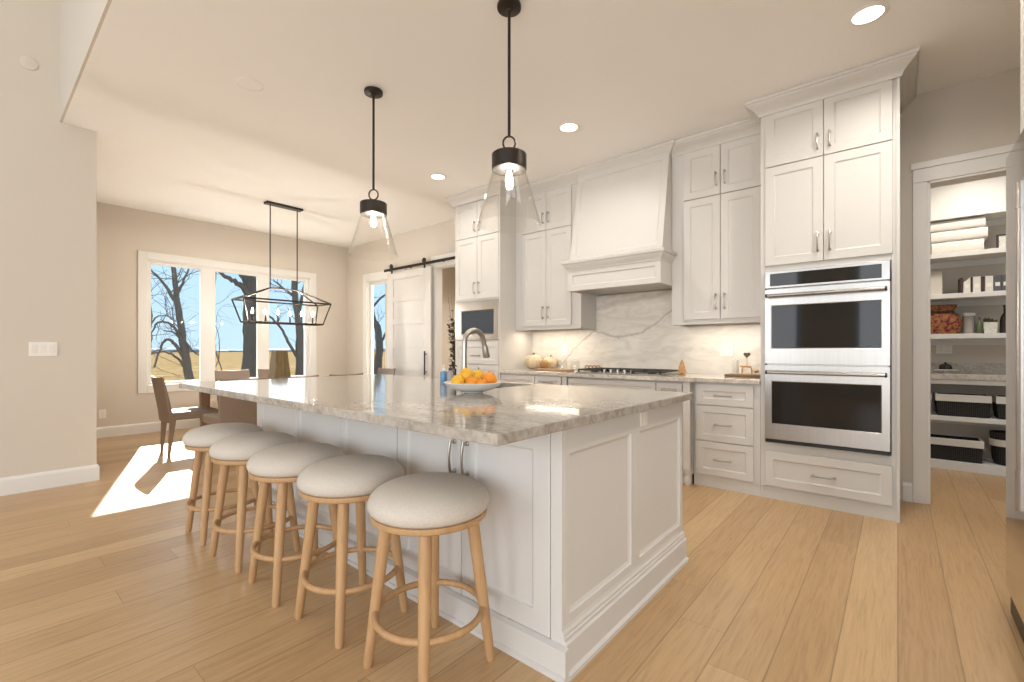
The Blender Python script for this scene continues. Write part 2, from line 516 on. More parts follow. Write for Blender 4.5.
class MB:
    def __init__(s):
        s.bm = bmesh.new()
    def box(s, x0, x1, y0, y1, z0, z1):
        vs_ = [s.bm.verts.new(p) for p in ((x0, y0, z0), (x1, y0, z0), (x1, y1, z0), (x0, y1, z0), (x0, y0, z1), (x1, y0, z1), (x1, y1, z1), (x0, y1, z1))]
        for f in ((0, 1, 2, 3), (4, 5, 6, 7), (0, 1, 5, 4), (1, 2, 6, 5), (2, 3, 7, 6), (3, 0, 4, 7)):
            s.bm.faces.new([vs_[i] for i in f])
        return s
    def hexa(s, pts):
        vs_ = [s.bm.verts.new(p) for p in pts]
        for f in ((0, 1, 2, 3), (4, 5, 6, 7), (0, 1, 5, 4), (1, 2, 6, 5), (2, 3, 7, 6), (3, 0, 4, 7)):
            s.bm.faces.new([vs_[i] for i in f])
        return s
    def rings(s, rings, close_ring=True, cap=True, close_path=False):
        rv = [[s.bm.verts.new(p) for p in r] for r in rings]
        k = len(rv[0])
        seq = list(zip(rv[:-1], rv[1:])) + ([(rv[-1], rv[0])] if close_path else [])
        for a, b in seq:
            for i in range(k if close_ring else k - 1):
                j = (i + 1) % k
                s.bm.faces.new((a[i], a[j], b[j], b[i]))
        if cap and close_ring and not close_path:
            s.bm.faces.new(rv[0])
            s.bm.faces.new(rv[-1])
        return s
    def tube(s, pts, rad, segs=8, cap=True, close=False, squash=None):
        pts = [Vector(p) for p in pts]
        if isinstance(rad, (int, float)):
            rad = [rad] * len(pts)
        rr = []
        up = None
        for i, p in enumerate(pts):
            if close:
                d = pts[(i + 1) % len(pts)] - pts[i - 1]
            else:
                d = (pts[min(i + 1, len(pts) - 1)] - pts[max(i - 1, 0)])
            d.normalize()
            if up is None:
                up = Vector((0, 0, 1)) if abs(d.z) < 0.9 else Vector((0, 1, 0))
            a = up - d * up.dot(d)
            if a.length < 1e-4:
                a = Vector((1, 0, 0)) - d * d.x
            a.normalize()
            up = a
            b = d.cross(a)
            rr.append([p + (a * math.cos(2 * PI * k / segs) + b * math.sin(2 * PI * k / segs)) * rad[i] for k in range(segs)])
        return s.rings(rr, cap=cap, close_path=close)
    def lathe(s, prof, c=(0, 0, 0), segs=32, axis='z', cap=True):
        rr = []
        for r, h in prof:
            ring = []
            for k in range(segs):
                t = 2 * PI * k / segs
                x, y = r * math.cos(t), r * math.sin(t)
                if axis == 'z':
                    q = (x, y, h)
                elif axis == 'y':
                    q = (x, h, y)
                else:
                    q = (h, x, y)
                ring.append((c[0] + q[0], c[1] + q[1], c[2] + q[2]))
            rr.append(ring)
        return s.rings(rr, cap=cap)
    def prism(s, poly, z0, z1):
        return s.rings([[(x, y, z0) for x, y in poly], [(x, y, z1) for x, y in poly]])
    def sphere(s, c, rx, ry=None, rz=None, segs=20, n=12, deform=None):
        ry = ry or rx
        rz = rz or rx
        rr = []
        for i in range(n + 1):
            t = PI * (0.02 + 0.96 * i / n)
            ring = []
            for k in range(segs):
                a = 2 * PI * k / segs
                q = Vector((math.sin(t) * math.cos(a), math.sin(t) * math.sin(a), -math.cos(t)))
                f = deform(q, a) if deform else 1.0
                ring.append((c[0] + q.x * rx * f, c[1] + q.y * ry * f, c[2] + q.z * rz * f))
            rr.append(ring)
        return s.rings(rr)
    def sweep(s, path, prof, closed=False):
        """sweep profile [(out, z)] along plan path [(x, y)], out = to the right of travel, mitred"""
        k = len(path)
        rr = []
        for i, p in enumerate(path):
            def nrm(a, b):
                d = Vector((b[0] - a[0], b[1] - a[1]))
                d.normalize()
                return Vector((d.y, -d.x))
            ns = []
            if i > 0 or closed:
                ns.append(nrm(path[i - 1], p))
            if i < k - 1 or closed:
                ns.append(nrm(p, path[(i + 1) % k]))
            if len(ns) == 2:
                mm = ns[0] + ns[1]
                mm = mm / max(1e-6, mm.dot(ns[0]))
            else:
                mm = ns[0]
            rr.append([(p[0] + mm.x * o, p[1] + mm.y * o, z) for o, z in prof])
        return s.rings(rr, close_path=closed)
    def panel(s, O, U, V, N, w, h, t, stile, depth=0.009, chamfer=0.010, stiles=None):
        """shaker front: outer slab of thickness t with a recessed centre"""
        O, U, V, N = Vector(O), Vector(U), Vector(V), Vector(N)
        sl, sr, sb, st = stiles or (stile, stile, stile, stile)
        def ring(l_, r_, b_, t_, w_):
            return [O + U * l_ + V * b_ + N * w_, O + U * (w - r_) + V * b_ + N * w_, O + U * (w - r_) + V * (h - t_) + N * w_, O + U * l_ + V * (h - t_) + N * w_]
        e = 0.0018
        r = [ring(0, 0, 0, 0, 0), ring(0, 0, 0, 0, t - e), ring(e, e, e, e, t), ring(sl, sr, sb, st, t),
             ring(sl + 0.003, sr + 0.003, sb + 0.003, st + 0.003, t - depth * 0.55),
             ring(sl + chamfer, sr + chamfer, sb + chamfer, st + chamfer, t - depth)]
        return s.rings(r)
    def build(s, name, mat, parent=None, smooth=False, bevel=0.0, local=False, sub=0, seg=2, wn=False):
        bmesh.ops.recalc_face_normals(s.bm, faces=s.bm.faces)
        me = bpy.data.meshes.new(name)
        if parent is not None and not local:
            o0 = origin_of(parent)
            for v in s.bm.verts:
                v.co -= o0
        if smooth:
            for f in s.bm.faces:
                f.smooth = True
            for e in s.bm.edges:
                if len(e.link_faces) == 2 and e.calc_face_angle(0) > R(38):
                    e.smooth = False
        s.bm.to_mesh(me)
        s.bm.free()
        me.materials.append(mat)
        o = bpy.data.objects.new(name, me)
        col.objects.link(o)
        if parent is not None:
            o.parent = parent
        if bevel:
            m = o.modifiers.new('edge', 'BEVEL')
            m.width = bevel
            m.segments = seg
            m.limit_method = 'ANGLE'
            m.angle_limit = R(40)
        if sub:
            m = o.modifiers.new('soft', 'SUBSURF')
            m.levels = sub
            m.render_levels = sub
        return o

def thing(name, label, cat, loc=(0, 0, 0), rz=0, group=None):
    o = bpy.data.objects.new(name, None)
    o.empty_display_size = 0.1
    col.objects.link(o)
    o.location = loc
    o.rotation_euler = (0, 0, rz)
    return tag(o, label, cat, group)

def tag(o, label, cat, group=None, kind=None):
    o['label'] = label
    o['category'] = cat
    if group:
        o['group'] = group
    if kind:
        o['kind'] = kind
    return o

def struct(o, label=None, cat=None):
    o['kind'] = 'structure'
    if label:
        o['label'] = label
        o['category'] = cat
    return o

def kids(o):
    return [c for c in bpy.data.objects if c.parent is o]

def dup(root, loc, rz=None, label=None):
    r = root.copy()
    col.objects.link(r)
    r.location = loc
    if rz is not None:
        r.rotation_euler = (0, 0, rz)
    if label:
        r['label'] = label
    def rec(a, b):
        for ch in kids(a):
            c = ch.copy()
            col.objects.link(c)
            c.parent = b
            rec(ch, c)
    rec(root, r)
    return r

def lb(pts):
    return [Vector(p) for p in pts]

# pull handle on a -Y facing front: arched bar with two posts
def pull(parent, c, length=0.14, axis='z', mat='nickel', out=(0, -1, 0), name='handle', label='brushed nickel pull handle'):
    c = Vector(c)
    A = Vector((0, 0, 1)) if axis == 'z' else (Vector((1, 0, 0)) if axis == 'x' else Vector((0, 1, 0)))
    N = Vector(out)
    mb = MB()
    h = length / 2
    pts, rad = [], []
    for i in range(13):
        t = -1 + 2 * i / 12
        pts.append(c + A * (h * t) + N * (0.024 + 0.010 * (1 - t * t)))
        rad.append(0.0052 + 0.0012 * abs(t))
    mb.tube(pts, rad, 8)
    for sgn in (-1, 1):
        p = c + A * (h * 0.86 * sgn)
        mb.tube([p, p + N * 0.006, p + N * 0.008, p + N * 0.028], [0.010, 0.010, 0.006, 0.006], 10)
    o = mb.build(name, M[mat], parent, smooth=True)
    if label:
        o['label'] = label
    return o

UX, UZ, NY = (1, 0, 0), (0, 0, 1), (0, -1, 0)
def front(parent, name, x0, x1, z0, z1, yb, t=0.02, stile=0.062, mat='cabinet'):
    """shaker door or drawer front facing -Y whose back lies at yb"""
    return MB().panel((x0, yb, z0), UX, UZ, NY, x1 - x0, z1 - z0, t, stile).build(name, M[mat], parent)

H = 3.07                     # kitchen ceiling
YW = 4.60                    # kitchen back wall
CROWN = [(0.0, H - 0.115), (0.010, H - 0.113), (0.014, H - 0.098), (0.022, H - 0.085), (0.040, H - 0.066), (0.062, H - 0.050), (0.078, H - 0.036), (0.082, H - 0.026), (0.092, H - 0.022), (0.095, H - 0.003), (0.0, H - 0.003)]
BASE = [(0.0, 0.0), (0.017, 0.0), (0.017, 0.115), (0.013, 0.128), (0.006, 0.138), (0.0, 0.140)]

# ------------------------------------------------------------------ the setting
struct(MB().box(-8.05, 3.2, -6.1, 7.0, -0.08, 0.0).build('floor', M['floor']), 'light oak plank floor', 'floor')
struct(MB().box(-8.05, 1.3, 0.505, YW + 0.12, H, H + 0.2).build('ceiling', M['ceiling']), 'cream kitchen ceiling with recessed lamps', 'ceiling')
struct(MB().box(-5.4, 3.2, -6.1, 0.49, 5.4, 5.5).build('ceiling', M['ceiling']), 'high ceiling of the great room', 'ceiling')
struct(MB().box(-5.4, 3.2, 0.49, 0.505, H, 5.5).box(1.3, 3.2, 0.505, 0.60, 0, H + 0.2).build('wall_upper', M['wall']), 'wall above the step down to the kitchen ceiling', 'wall')
struct(MB().box(-5.55, -5.4, -6.1, 0.722, 0, 5.5).build('wall_left', M['wall']), 'tall greige wall at the left edge with switches', 'wall')
struct(MB().box(-8.05, -5.55, 0.6, 0.722, 0, H).build('wall_dining_side', M['wall']), 'dining room side wall behind the left wall', 'wall')
# window wall with the triple opening
WY0, WY1, WZ0, WZ1 = 1.585, 3.885, 0.645, 2.405
mb = MB()
mb.box(-8.12, -7.95, 0.6, WY0, 0, H).box(-8.12, -7.95, WY1, YW + 0.12, 0, H).box(-8.12, -7.95, WY0, WY1, 0, WZ0).box(-8.12, -7.95, WY0, WY1, WZ1, H)
struct(mb.build('wall_far', M['wall']), 'greige dining wall with the triple window', 'wall')
# back wall: dining window, hallway opening, kitchen run, pantry opening
V0, V1, VZ0, VZ1 = -7.28, -6.25, 0.645, 2.36
OP0, OP1, OPZ = -5.42, -4.36, 2.42
PA0, PA1, PAZ = 0.168, 0.98, 2.40
mb = MB()
y0, y1 = YW, YW + 0.12
mb.box(-8.12, V0, y0, y1, 0, H).box(V0, V1, y0, y1, 0, VZ0).box(V0, V1, y0, y1, VZ1, H).box(V1, OP0, y0, y1, 0, H)
mb.box(OP0, OP1, y0, y1, OPZ, H).box(OP1, PA0, y0, y1, 0, H).box(PA0, PA1, y0, y1, PAZ, H).box(PA1, 1.3, y0, y1, 0, H)
struct(mb.build('wall_back', M['wall']), 'greige wall behind the cabinets and the sliding door', 'wall')
struct(MB().box(1.2, 1.3, 0.6, YW, 0, H).build('wall_right', M['wall']), 'wall behind the refrigerator', 'wall')
# great room shell behind the camera
mb = MB()
for a, b in ((-5.4, -4.7), (-1.9, -0.8), (2.0, 3.2)):
    mb.box(a, b, -6.1, -5.98, 0, 5.5)
for a, b in ((-4.7, -1.9), (-0.8, 2.0)):
    mb.box(a, b, -6.1, -5.98, 0, 0.5).box(a, b, -6.1, -5.98, 4.3, 5.5)
struct(mb.build('wall_rear', M['wall']), 'rear wall of the great room', 'wall')
struct(MB().box(3.1, 3.2, -6.0, 0.5, 0, 5.5).build('wall_great_room_side', M['wall']), 'side wall of the great room', 'wall')
# hallway and pantry rooms
mb = MB()
mb.box(-6.9, -3.5, 6.3, 6.4, 0, 2.8).box(-6.9, -6.8, y1, 6.3, 0, 2.8).box(-3.6, -3.5, y1, 6.3, 0, 2.8)
struct(mb.build('wall_hallway', M['wall']), 'hallway wall beyond the sliding door', 'wall')
struct(MB().box(-6.9, -3.5, y1, 6.4, 2.8, 2.85).build('ceiling', M['ceiling']), 'hallway ceiling', 'ceiling')
mb = MB()
mb.box(-0.5, 2.0, 6.38, 6.48, 0, H).box(-0.5, -0.4, y1, 6.38, 0, H).box(1.9, 2.0, y1, 6.38, 0, H)
struct(mb.build('wall_pantry', M['wall']), 'pantry walls behind the shelves', 'wall')
struct(MB().box(-0.5, 2.0, y1, 6.48, H, H + 0.05).build('ceiling', M['ceiling']), 'pantry ceiling', 'ceiling')

# baseboards
struct(MB().sweep([(-5.4, -6.0), (-5.4, 0.722), (-5.55, 0.722)], BASE).build('baseboard_left', M['trim']), 'white baseboard along the left wall', 'baseboard')
struct(MB().sweep([(-7.95, 0.722), (-7.95, YW), (-6.6, YW)], BASE).build('baseboard_far', M['trim']), 'white baseboard under the triple window', 'baseboard')
struct(MB().sweep([(0.03, YW), (0.085, YW)], BASE).build('baseboard_right', M['trim']), 'short white baseboard beside the pantry casing', 'baseboard')

# pantry casing
def frame_boards(mb, x0, x1, zt, w, y0, y1, head=None):
    head = head or w
    mb.box(x0 - w, x0, y0, y1, 0, zt).box(x1, x1 + w, y0, y1, 0, zt).box(x0 - w, x1 + w, y0, y1, zt, zt + head)
mb = MB()
frame_boards(mb, PA0, PA1, PAZ, 0.082, YW - 0.02, YW, 0.10)
mb.box(PA0 - 0.092, PA1 + 0.092, YW - 0.028, YW, PAZ + 0.10, PAZ + 0.15)
mb.box(PA0 - 0.001, PA0 + 0.018, YW - 0.012, YW + 0.13, 0, PAZ).box(PA1 - 0.018, PA1 + 0.001, YW - 0.012, YW + 0.13, 0, PAZ).box(PA0, PA1, YW - 0.012, YW + 0.13, PAZ - 0.018, PAZ)
struct(mb.build('trim_1', M['trim'], bevel=0.003), 'white casing around the pantry opening', 'trim')
mb = MB()
frame_boards(mb, OP0, OP1, OPZ, 0.09, YW - 0.012, YW, 0.16)
mb.box(OP0 - 0.001, OP0 + 0.015, YW - 0.005, YW + 0.13, 0, OPZ).box(OP1 - 0.015, OP1 + 0.001, YW - 0.005, YW + 0.13, 0, OPZ).box(OP0, OP1, YW - 0.005, YW + 0.13, OPZ - 0.015, OPZ)
struct(mb.build('trim_2', M['trim'], bevel=0.002), 'white casing around the hallway opening', 'trim')

# triple window
def window_far():
    root = thing('window_1', 'white framed triple window in the dining wall', 'window', (-7.95, 2.735, WZ0))
    root['kind'] = 'structure'
    mb = MB()
    c0, c1, b0, b1 = 1.481, 3.992, 0.548, 2.508
    mb.box(-7.95, -7.928, c0, WY0, b0, b1).box(-7.95, -7.928, WY1, c1, b0, b1)
    mb.box(-7.95, -7.928, WY0, WY1, WZ1, b1).box(-7.95, -7.928, WY0, WY1, b0, WZ0)
    mb.build('casing', M['trim'], root, bevel=0.004)
    jl = MB()
    jl.box(-8.12, -7.95, WY0 - 0.001, WY0 + 0.012, WZ0, WZ1).box(-8.12, -7.95, WY1 - 0.012, WY1 + 0.001, WZ0, WZ1)
    jl.box(-8.12, -7.95, WY0, WY1, WZ1 - 0.012, WZ1 + 0.001)
    jl.build('jamb', M['trim'], root)
    MB().box(-8.12, -7.915, WY0, WY1, WZ0 - 0.001, WZ0 + 0.015).build('sill', M['trim'], root, bevel=0.003)
    panes = [(1.640, 2.238), (2.432, 3.040), (3.215, 3.825)]
    fr = MB()
    ys = [WY0 + 0.012] + [v for p in panes for v in p] + [WY1 - 0.012]
    z0, z1 = WZ0 + 0.015, WZ1 - 0.012
    g0, g1 = z0 + 0.035, z1 - 0.04
    for a, b in ((ys[0], ys[1]), (ys[2], ys[3]), (ys[4], ys[5]), (ys[6], ys[7])):
        fr.box(-8.07, -8.00, a, b, z0, z1)
    for a, b in panes:
        fr.box(-8.07, -8.00, a, b, z0, g0).box(-8.07, -8.00, a, b, g1, z1)
    fo = fr.build('window_frame', M['trim'], root, bevel=0.003)
    for a, b in panes:
        MB().box(-8.040, -8.034, a, b, g0, g1).build('pane', M['pane'], fo)
window_far()
def window_back():
    root = thing('window_2', 'narrow white framed window beside the sliding door', 'window', ((V0 + V1) / 2, YW, VZ0))
    root['kind'] = 'structure'
    mb = MB()
    w = 0.11
    mb.box(V0 - w, V0, YW - 0.02, YW, VZ0 - w, VZ1 + w + 0.03).box(V1, V1 + w, YW - 0.02, YW, VZ0 - w, VZ1 + w + 0.03)
    mb.box(V0, V1, YW - 0.02, YW, VZ1, VZ1 + w + 0.03).box(V0, V1, YW - 0.02, YW, VZ0 - w, VZ0)
    mb.build('casing', M['trim'], root, bevel=0.004)
    MB().box(V0, V0 + 0.01, YW, YW + 0.12, VZ0, VZ1).box(V1 - 0.01, V1, YW, YW + 0.12, VZ0, VZ1).box(V0, V1, YW, YW + 0.12, VZ1 - 0.01, VZ1).build('jamb', M['trim'], root)
    MB().box(V0, V1, YW - 0.03, YW + 0.12, VZ0, VZ0 + 0.012).build('sill', M['trim'], root, bevel=0.003)
    fr = MB()
    a0, a1, z0, z1 = V0 + 0.01, V1 - 0.01, VZ0 + 0.012, VZ1 - 0.01
    f = 0.045
    fr.box(a0, a0 + f, YW + 0.05, YW + 0.10, z0, z1).box(a1 - f, a1, YW + 0.05, YW + 0.10, z0, z1)
    fr.box(a0 + f, a1 - f, YW + 0.05, YW + 0.10, z0, z0 + f).box(a0 + f, a1 - f, YW + 0.05, YW + 0.10, z1 - f, z1)
    fo = fr.build('window_frame', M['trim'], root, bevel=0.003)
    MB().box(a0 + f, a1 - f, YW + 0.07, YW + 0.075, z0 + f, z1 - f).build('pane', M['pane'], fo)
window_back()

# ------------------------------------------------------------------ outdoors
struct(MB().box(-600, -8.13, -400, 600, -0.5, -0.35).box(-8.13, 60, 6.6, 600, -0.5, -0.35).build('ground', M['grass']), 'dry tan grass field outside the windows', 'field')
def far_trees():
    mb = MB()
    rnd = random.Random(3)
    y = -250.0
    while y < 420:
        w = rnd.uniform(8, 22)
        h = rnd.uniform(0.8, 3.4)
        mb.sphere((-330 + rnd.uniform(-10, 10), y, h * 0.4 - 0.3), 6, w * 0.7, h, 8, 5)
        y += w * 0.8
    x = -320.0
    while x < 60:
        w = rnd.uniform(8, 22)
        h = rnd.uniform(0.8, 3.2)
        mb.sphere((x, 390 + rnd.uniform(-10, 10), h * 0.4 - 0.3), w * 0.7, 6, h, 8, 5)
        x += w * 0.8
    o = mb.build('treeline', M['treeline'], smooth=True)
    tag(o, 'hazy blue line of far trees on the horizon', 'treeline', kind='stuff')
far_trees()

def bare_tree(name, label, limbs, r0, seed, twigs=26):
    rnd = random.Random(seed)
    mb = MB()
    tips = []
    for li, pl in enumerate(limbs):
        pts = [Vector(p) for p in pl]
        # smooth the limb
        sm = []
        for i in range(len(pts) - 1):
            p0, p1, p2, p3 = pts[max(i - 1, 0)], pts[i], pts[i + 1], pts[min(i + 2, len(pts) - 1)]
            for k in range(5):
                t = k / 5
                sm.append(0.5 * ((2 * p1) + (p2 - p0) * t + (2 * p0 - 5 * p1 + 4 * p2 - p3) * t * t + (3 * p1 - p0 - 3 * p2 + p3) * t ** 3) + Vector((rnd.uniform(-1, 1), rnd.uniform(-1, 1), rnd.uniform(-1, 1))) * r0 * 0.12)
        sm.append(pts[-1])
        ra = r0 if li == 0 else r0 * rnd.uniform(0.30, 0.42)
        k = len(sm)
        end = 0.42 if li == 0 else 0.3
        mb.tube(sm, [ra * (1 - (1 - end) * i / (k - 1)) for i in range(k)], 8 if li == 0 else 6)
        for i in range(k // 4, k):
            tips.append((sm[i], (sm[i] - sm[max(0, i - 1)]).normalized(), ra * (1 - (1 - end) * i / (k - 1))))
    for _ in range(twigs):
        p, d, ra = rnd.choice(tips)
        cur = p.copy()
        dv = (d * 0.5 + Vector((rnd.uniform(-1, 1), rnd.uniform(-1, 1), rnd.uniform(-0.35, 0.9)))).normalized()
        L = rnd.uniform(0.5, 1.2)
        n = 6
        rr = min(ra * 0.45, r0 * 0.13, 0.014)
        pp = [cur.copy()]
        for i in range(n):
            dv = (dv + Vector((rnd.uniform(-1, 1), rnd.uniform(-1, 1), rnd.uniform(-0.8, 1))) * 0.35).normalized()
            cur = cur + dv * L / n
            pp.append(cur.copy())
        mb.tube(pp, [rr * (1 - 0.75 * i / n) for i in range(n + 1)], 5)
        for q in (2, 3, 4, 5):
            c2 = pp[q].copy()
            d2 = (dv + Vector((rnd.uniform(-1, 1), rnd.uniform(-1, 1), rnd.uniform(-0.6, 1))) * 1.2).normalized()
            p2 = [c2.copy()]
            for i in range(4):
                d2 = (d2 + Vector((rnd.uniform(-1, 1), rnd.uniform(-1, 1), rnd.uniform(-0.8, 0.8))) * 0.3).normalized()
                c2 = c2 + d2 * L * 0.14
                p2.append(c2.copy())
            mb.tube(p2, [rr * 0.45 * (1 - 0.6 * i / 4) for i in range(5)], 4)
    o = mb.build(name, M['bark'], smooth=True)
    tag(o, label, 'tree', 'bare trees outside the windows')
    return o
def depth_spread(limbs, seed, amt=0.5):
    rnd = random.Random(seed)
    out = []
    for li, pl in enumerate(limbs):
        s_ = rnd.uniform(-1, 1)
        n = len(pl) - 1
        out.append([(p[0] + (s_ * amt * (i / n) if li else 0), p[1], p[2]) for i, p in enumerate(pl)])
    return out
TA = [[(-12.5, 3.45, -0.45), (-12.5, 3.3, 0.33), (-12.5, 3.21, 0.91), (-12.5, 3.13, 1.48), (-12.5, 3.05, 2.16), (-12.5, 3.01, 2.61), (-12.5, 2.96, 3.13)],
      [(-12.5, 3.19, 1.14), (-12.5, 3.05, 1.48), (-12.5, 2.87, 1.72), (-12.5, 2.68, 1.76), (-12.5, 2.54, 1.58), (-12.5, 2.47, 1.14)],
      [(-12.5, 3.15, 1.3), (-12.5, 2.94, 1.53), (-12.5, 2.72, 1.56)],
      [(-12.5, 3.24, 0.64), (-12.5, 3.05, 0.96), (-12.5, 2.81, 1.1), (-12.5, 2.54, 1.03), (-12.5, 2.34, 0.88)],
      [(-12.5, 3.05, 2.16), (-12.5, 2.87, 2.49), (-12.5, 2.68, 2.76), (-12.5, 2.51, 2.93)],
      [(-12.5, 3.21, 0.87), (-12.5, 3.01, 1.26), (-12.5, 2.83, 1.37), (-12.5, 2.72, 1.1), (-12.5, 2.63, 0.75)],
      [(-12.5, 3.03, 2.39), (-12.5, 3.15, 2.74), (-12.5, 3.28, 3.18)],
      [(-12.5, 3.15, 1.37), (-12.5, 3.32, 1.1), (-12.5, 3.48, 1.0)]]
TB = [[(-15.0, 5.48, -0.5), (-15.0, 5.48, 0.53), (-15.0, 5.48, 1.75), (-15.0, 5.48, 2.96), (-15.0, 5.45, 3.8), (-15.0, 5.42, 4.61)],
      [(-15.0, 5.48, 2.65), (-15.0, 5.15, 3.07), (-15.0, 4.73, 3.23), (-15.0, 4.37, 3.47)],
      [(-15.0, 5.48, 2.9), (-15.0, 5.31, 3.39), (-15.0, 5.2, 3.97)],
      [(-15.0, 5.5, 2.05), (-15.0, 5.82, 2.68), (-15.0, 6.05, 3.33)]]
TC = [[(-13.5, 6.36, -0.5), (-13.5, 6.29, 0.25), (-13.5, 6.29, 1.14), (-13.5, 6.26, 2.02), (-13.5, 6.15, 2.75), (-13.5, 6.06, 3.62)],
      [(-13.5, 6.26, 0.84), (-13.5, 6.0, 1.29), (-13.5, 5.72, 1.8), (-13.5, 5.34, 2.15), (-13.5, 5.06, 2.38)],
      [(-13.5, 6.23, 2.17), (-13.5, 6.41, 2.78), (-13.5, 6.5, 3.53)],
      [(-13.5, 6.18, 2.67), (-13.5, 5.83, 2.87), (-13.5, 5.5, 3.12)]]
TD = [[(-11.0, 3.22, -0.45), (-11.0, 3.26, 0.62), (-11.0, 3.3, 1.35), (-11.0, 3.28, 1.98), (-11.0, 3.32, 2.41), (-11.0, 3.35, 3.0)],
      [(-11.0, 3.28, 0.68), (-11.0, 3.43, 0.97), (-11.0, 3.45, 1.46), (-11.0, 3.33, 1.88)],
      [(-11.0, 3.32, 2.19), (-11.0, 3.21, 2.5), (-11.0, 3.15, 2.91)],
      [(-11.0, 3.3, 1.25), (-11.0, 3.5, 0.67), (-11.0, 3.58, 0.33)]]
TE = [[(-10.5, 2.08, -0.45), (-10.5, 2.03, 0.42), (-10.5, 2.05, 1.14), (-10.5, 2.14, 1.69), (-10.5, 2.11, 2.06), (-10.5, 2.08, 2.42), (-10.5, 2.05, 3.2)],
      [(-10.5, 2.11, 1.51), (-10.5, 2.2, 1.73), (-10.5, 2.35, 1.78), (-10.5, 2.5, 1.67)],
      [(-10.5, 2.06, 0.96), (-10.5, 2.17, 1.11), (-10.5, 2.36, 1.18)]]
TF = [[(-16.75, 11.0, -0.6), (-16.67, 11.0, 0.2), (-16.53, 11.0, 1.14), (-16.6, 11.0, 1.97), (-17.04, 11.0, 2.62), (-17.34, 11.0, 3.7), (-17.19, 11.0, 4.76)],
      [(-16.53, 11.0, 1.34), (-16.17, 11.0, 2.16), (-15.89, 11.0, 3.17)],
      [(-17.1, 11.0, 2.9), (-16.5, 11.0, 3.5), (-15.9, 11.0, 3.8)]]
bare_tree('bare_tree', 'leaning bare tree with arching limbs behind the first dining window pane', depth_spread(TA, 1), 0.105, 11, 22)
bare_tree('bare_tree', 'thick upright bare trunk at the right of the middle window pane', depth_spread(TB, 2), 0.27, 12, 14)
bare_tree('bare_tree', 'dark forked bare tree behind the pane under the linear chandelier', depth_spread(TC, 3), 0.16, 13, 16)
bare_tree('bare_tree', 'slender bare tree at the left edge of the middle window pane', depth_spread(TD, 4, 0.3), 0.042, 14, 10)
bare_tree('bare_tree', 'dark bare tree hugging the far left edge of the first window pane', depth_spread(TE, 5, 0.3), 0.05, 15, 10)
bare_tree('bare_tree', 'bare tree bending behind the narrow window by the sliding door', [[(p[0], p[1] + 0.3 * i, p[2]) for i, p in enumerate(l_)] if k else l_ for k, l_ in enumerate(TF)], 0.20, 16, 10)

# ------------------------------------------------------------------ kitchen cabinets
def oven_cabinet():
    X0, X1 = -0.82, 0.012
    r = thing('oven_cabinet', 'tall white cabinet holding the double wall oven', 'cabinet', ((X0 + X1) / 2, 4.3, 0))
    yf = 3.99
    b = MB()
    b.box(X0, X0 + 0.02, yf, YW - 0.001, 0.0, H - 0.10).box(X1 - 0.02, X1, yf - 0.018, YW - 0.001, 0.0, H - 0.10)
    b.box(X0 + 0.02, X1 - 0.02, YW - 0.02, YW - 0.001, 0.09, H - 0.10)
    b.box(X0, -0.788, yf - 0.004, yf + 0.02, 0.09, H - 0.10).box(-0.032, X1 - 0.02, yf - 0.004, yf + 0.02, 0.09, H - 0.10)
    b.box(-0.788, -0.032, yf - 0.004, yf + 0.02, 0.375, 0.436).box(-0.788, -0.032, yf - 0.004, yf + 0.02, 1.752, 1.80)
    b.box(-0.788, -0.032, yf - 0.004, yf + 0.02, 2.97, H - 0.10).box(-0.788, -0.032, yf, yf + 0.02, 1.80, 2.97).box(-0.788, -0.032, yf, yf + 0.02, 0.09, 0.375)
    b.box(X0 + 0.02, X1 - 0.02, yf + 0.02, YW - 0.02, 0.42, 0.436).box(X0 + 0.02, X1 - 0.02, yf + 0.02, YW - 0.02, 1.752, 1.77)
    b.build('body', M['cabinet'], r, bevel=0.0015)
    MB().box(X0, X1 - 0.02, 3.994, 4.012, 0.0, 0.09).build('toe_kick', M['cabinet'], r)
    mb = MB()
    mb.sweep([(X0, 4.27), (X0, yf - 0.018), (X1, yf - 0.018), (X1, YW - 0.001)][::-1], [(-o, z) for o, z in CROWN])
    mb.build('crown_molding', M['cabinet'], r)
    for x0, x1, side in ((-0.786, -0.4115, 1), (-0.4065, -0.026, -1)):
        hx = (x1 - 0.034) if side == 1 else (x0 + 0.034)
        d = front(r, 'door', x0, x1, 1.795, 2.548, yf)
        pull(d, (hx, yf - 0.02, 1.93))
        d = front(r, 'door', x0, x1, 2.555, 2.975, yf)
        pull(d, (hx, yf - 0.02, 2.66), 0.11)
    d = front(r, 'drawer', -0.786, -0.026, 0.105, 0.368, yf, stile=0.058)
    pull(d, (-0.408, yf - 0.02, 0.232), 0.15, 'x')
oven_cabinet()

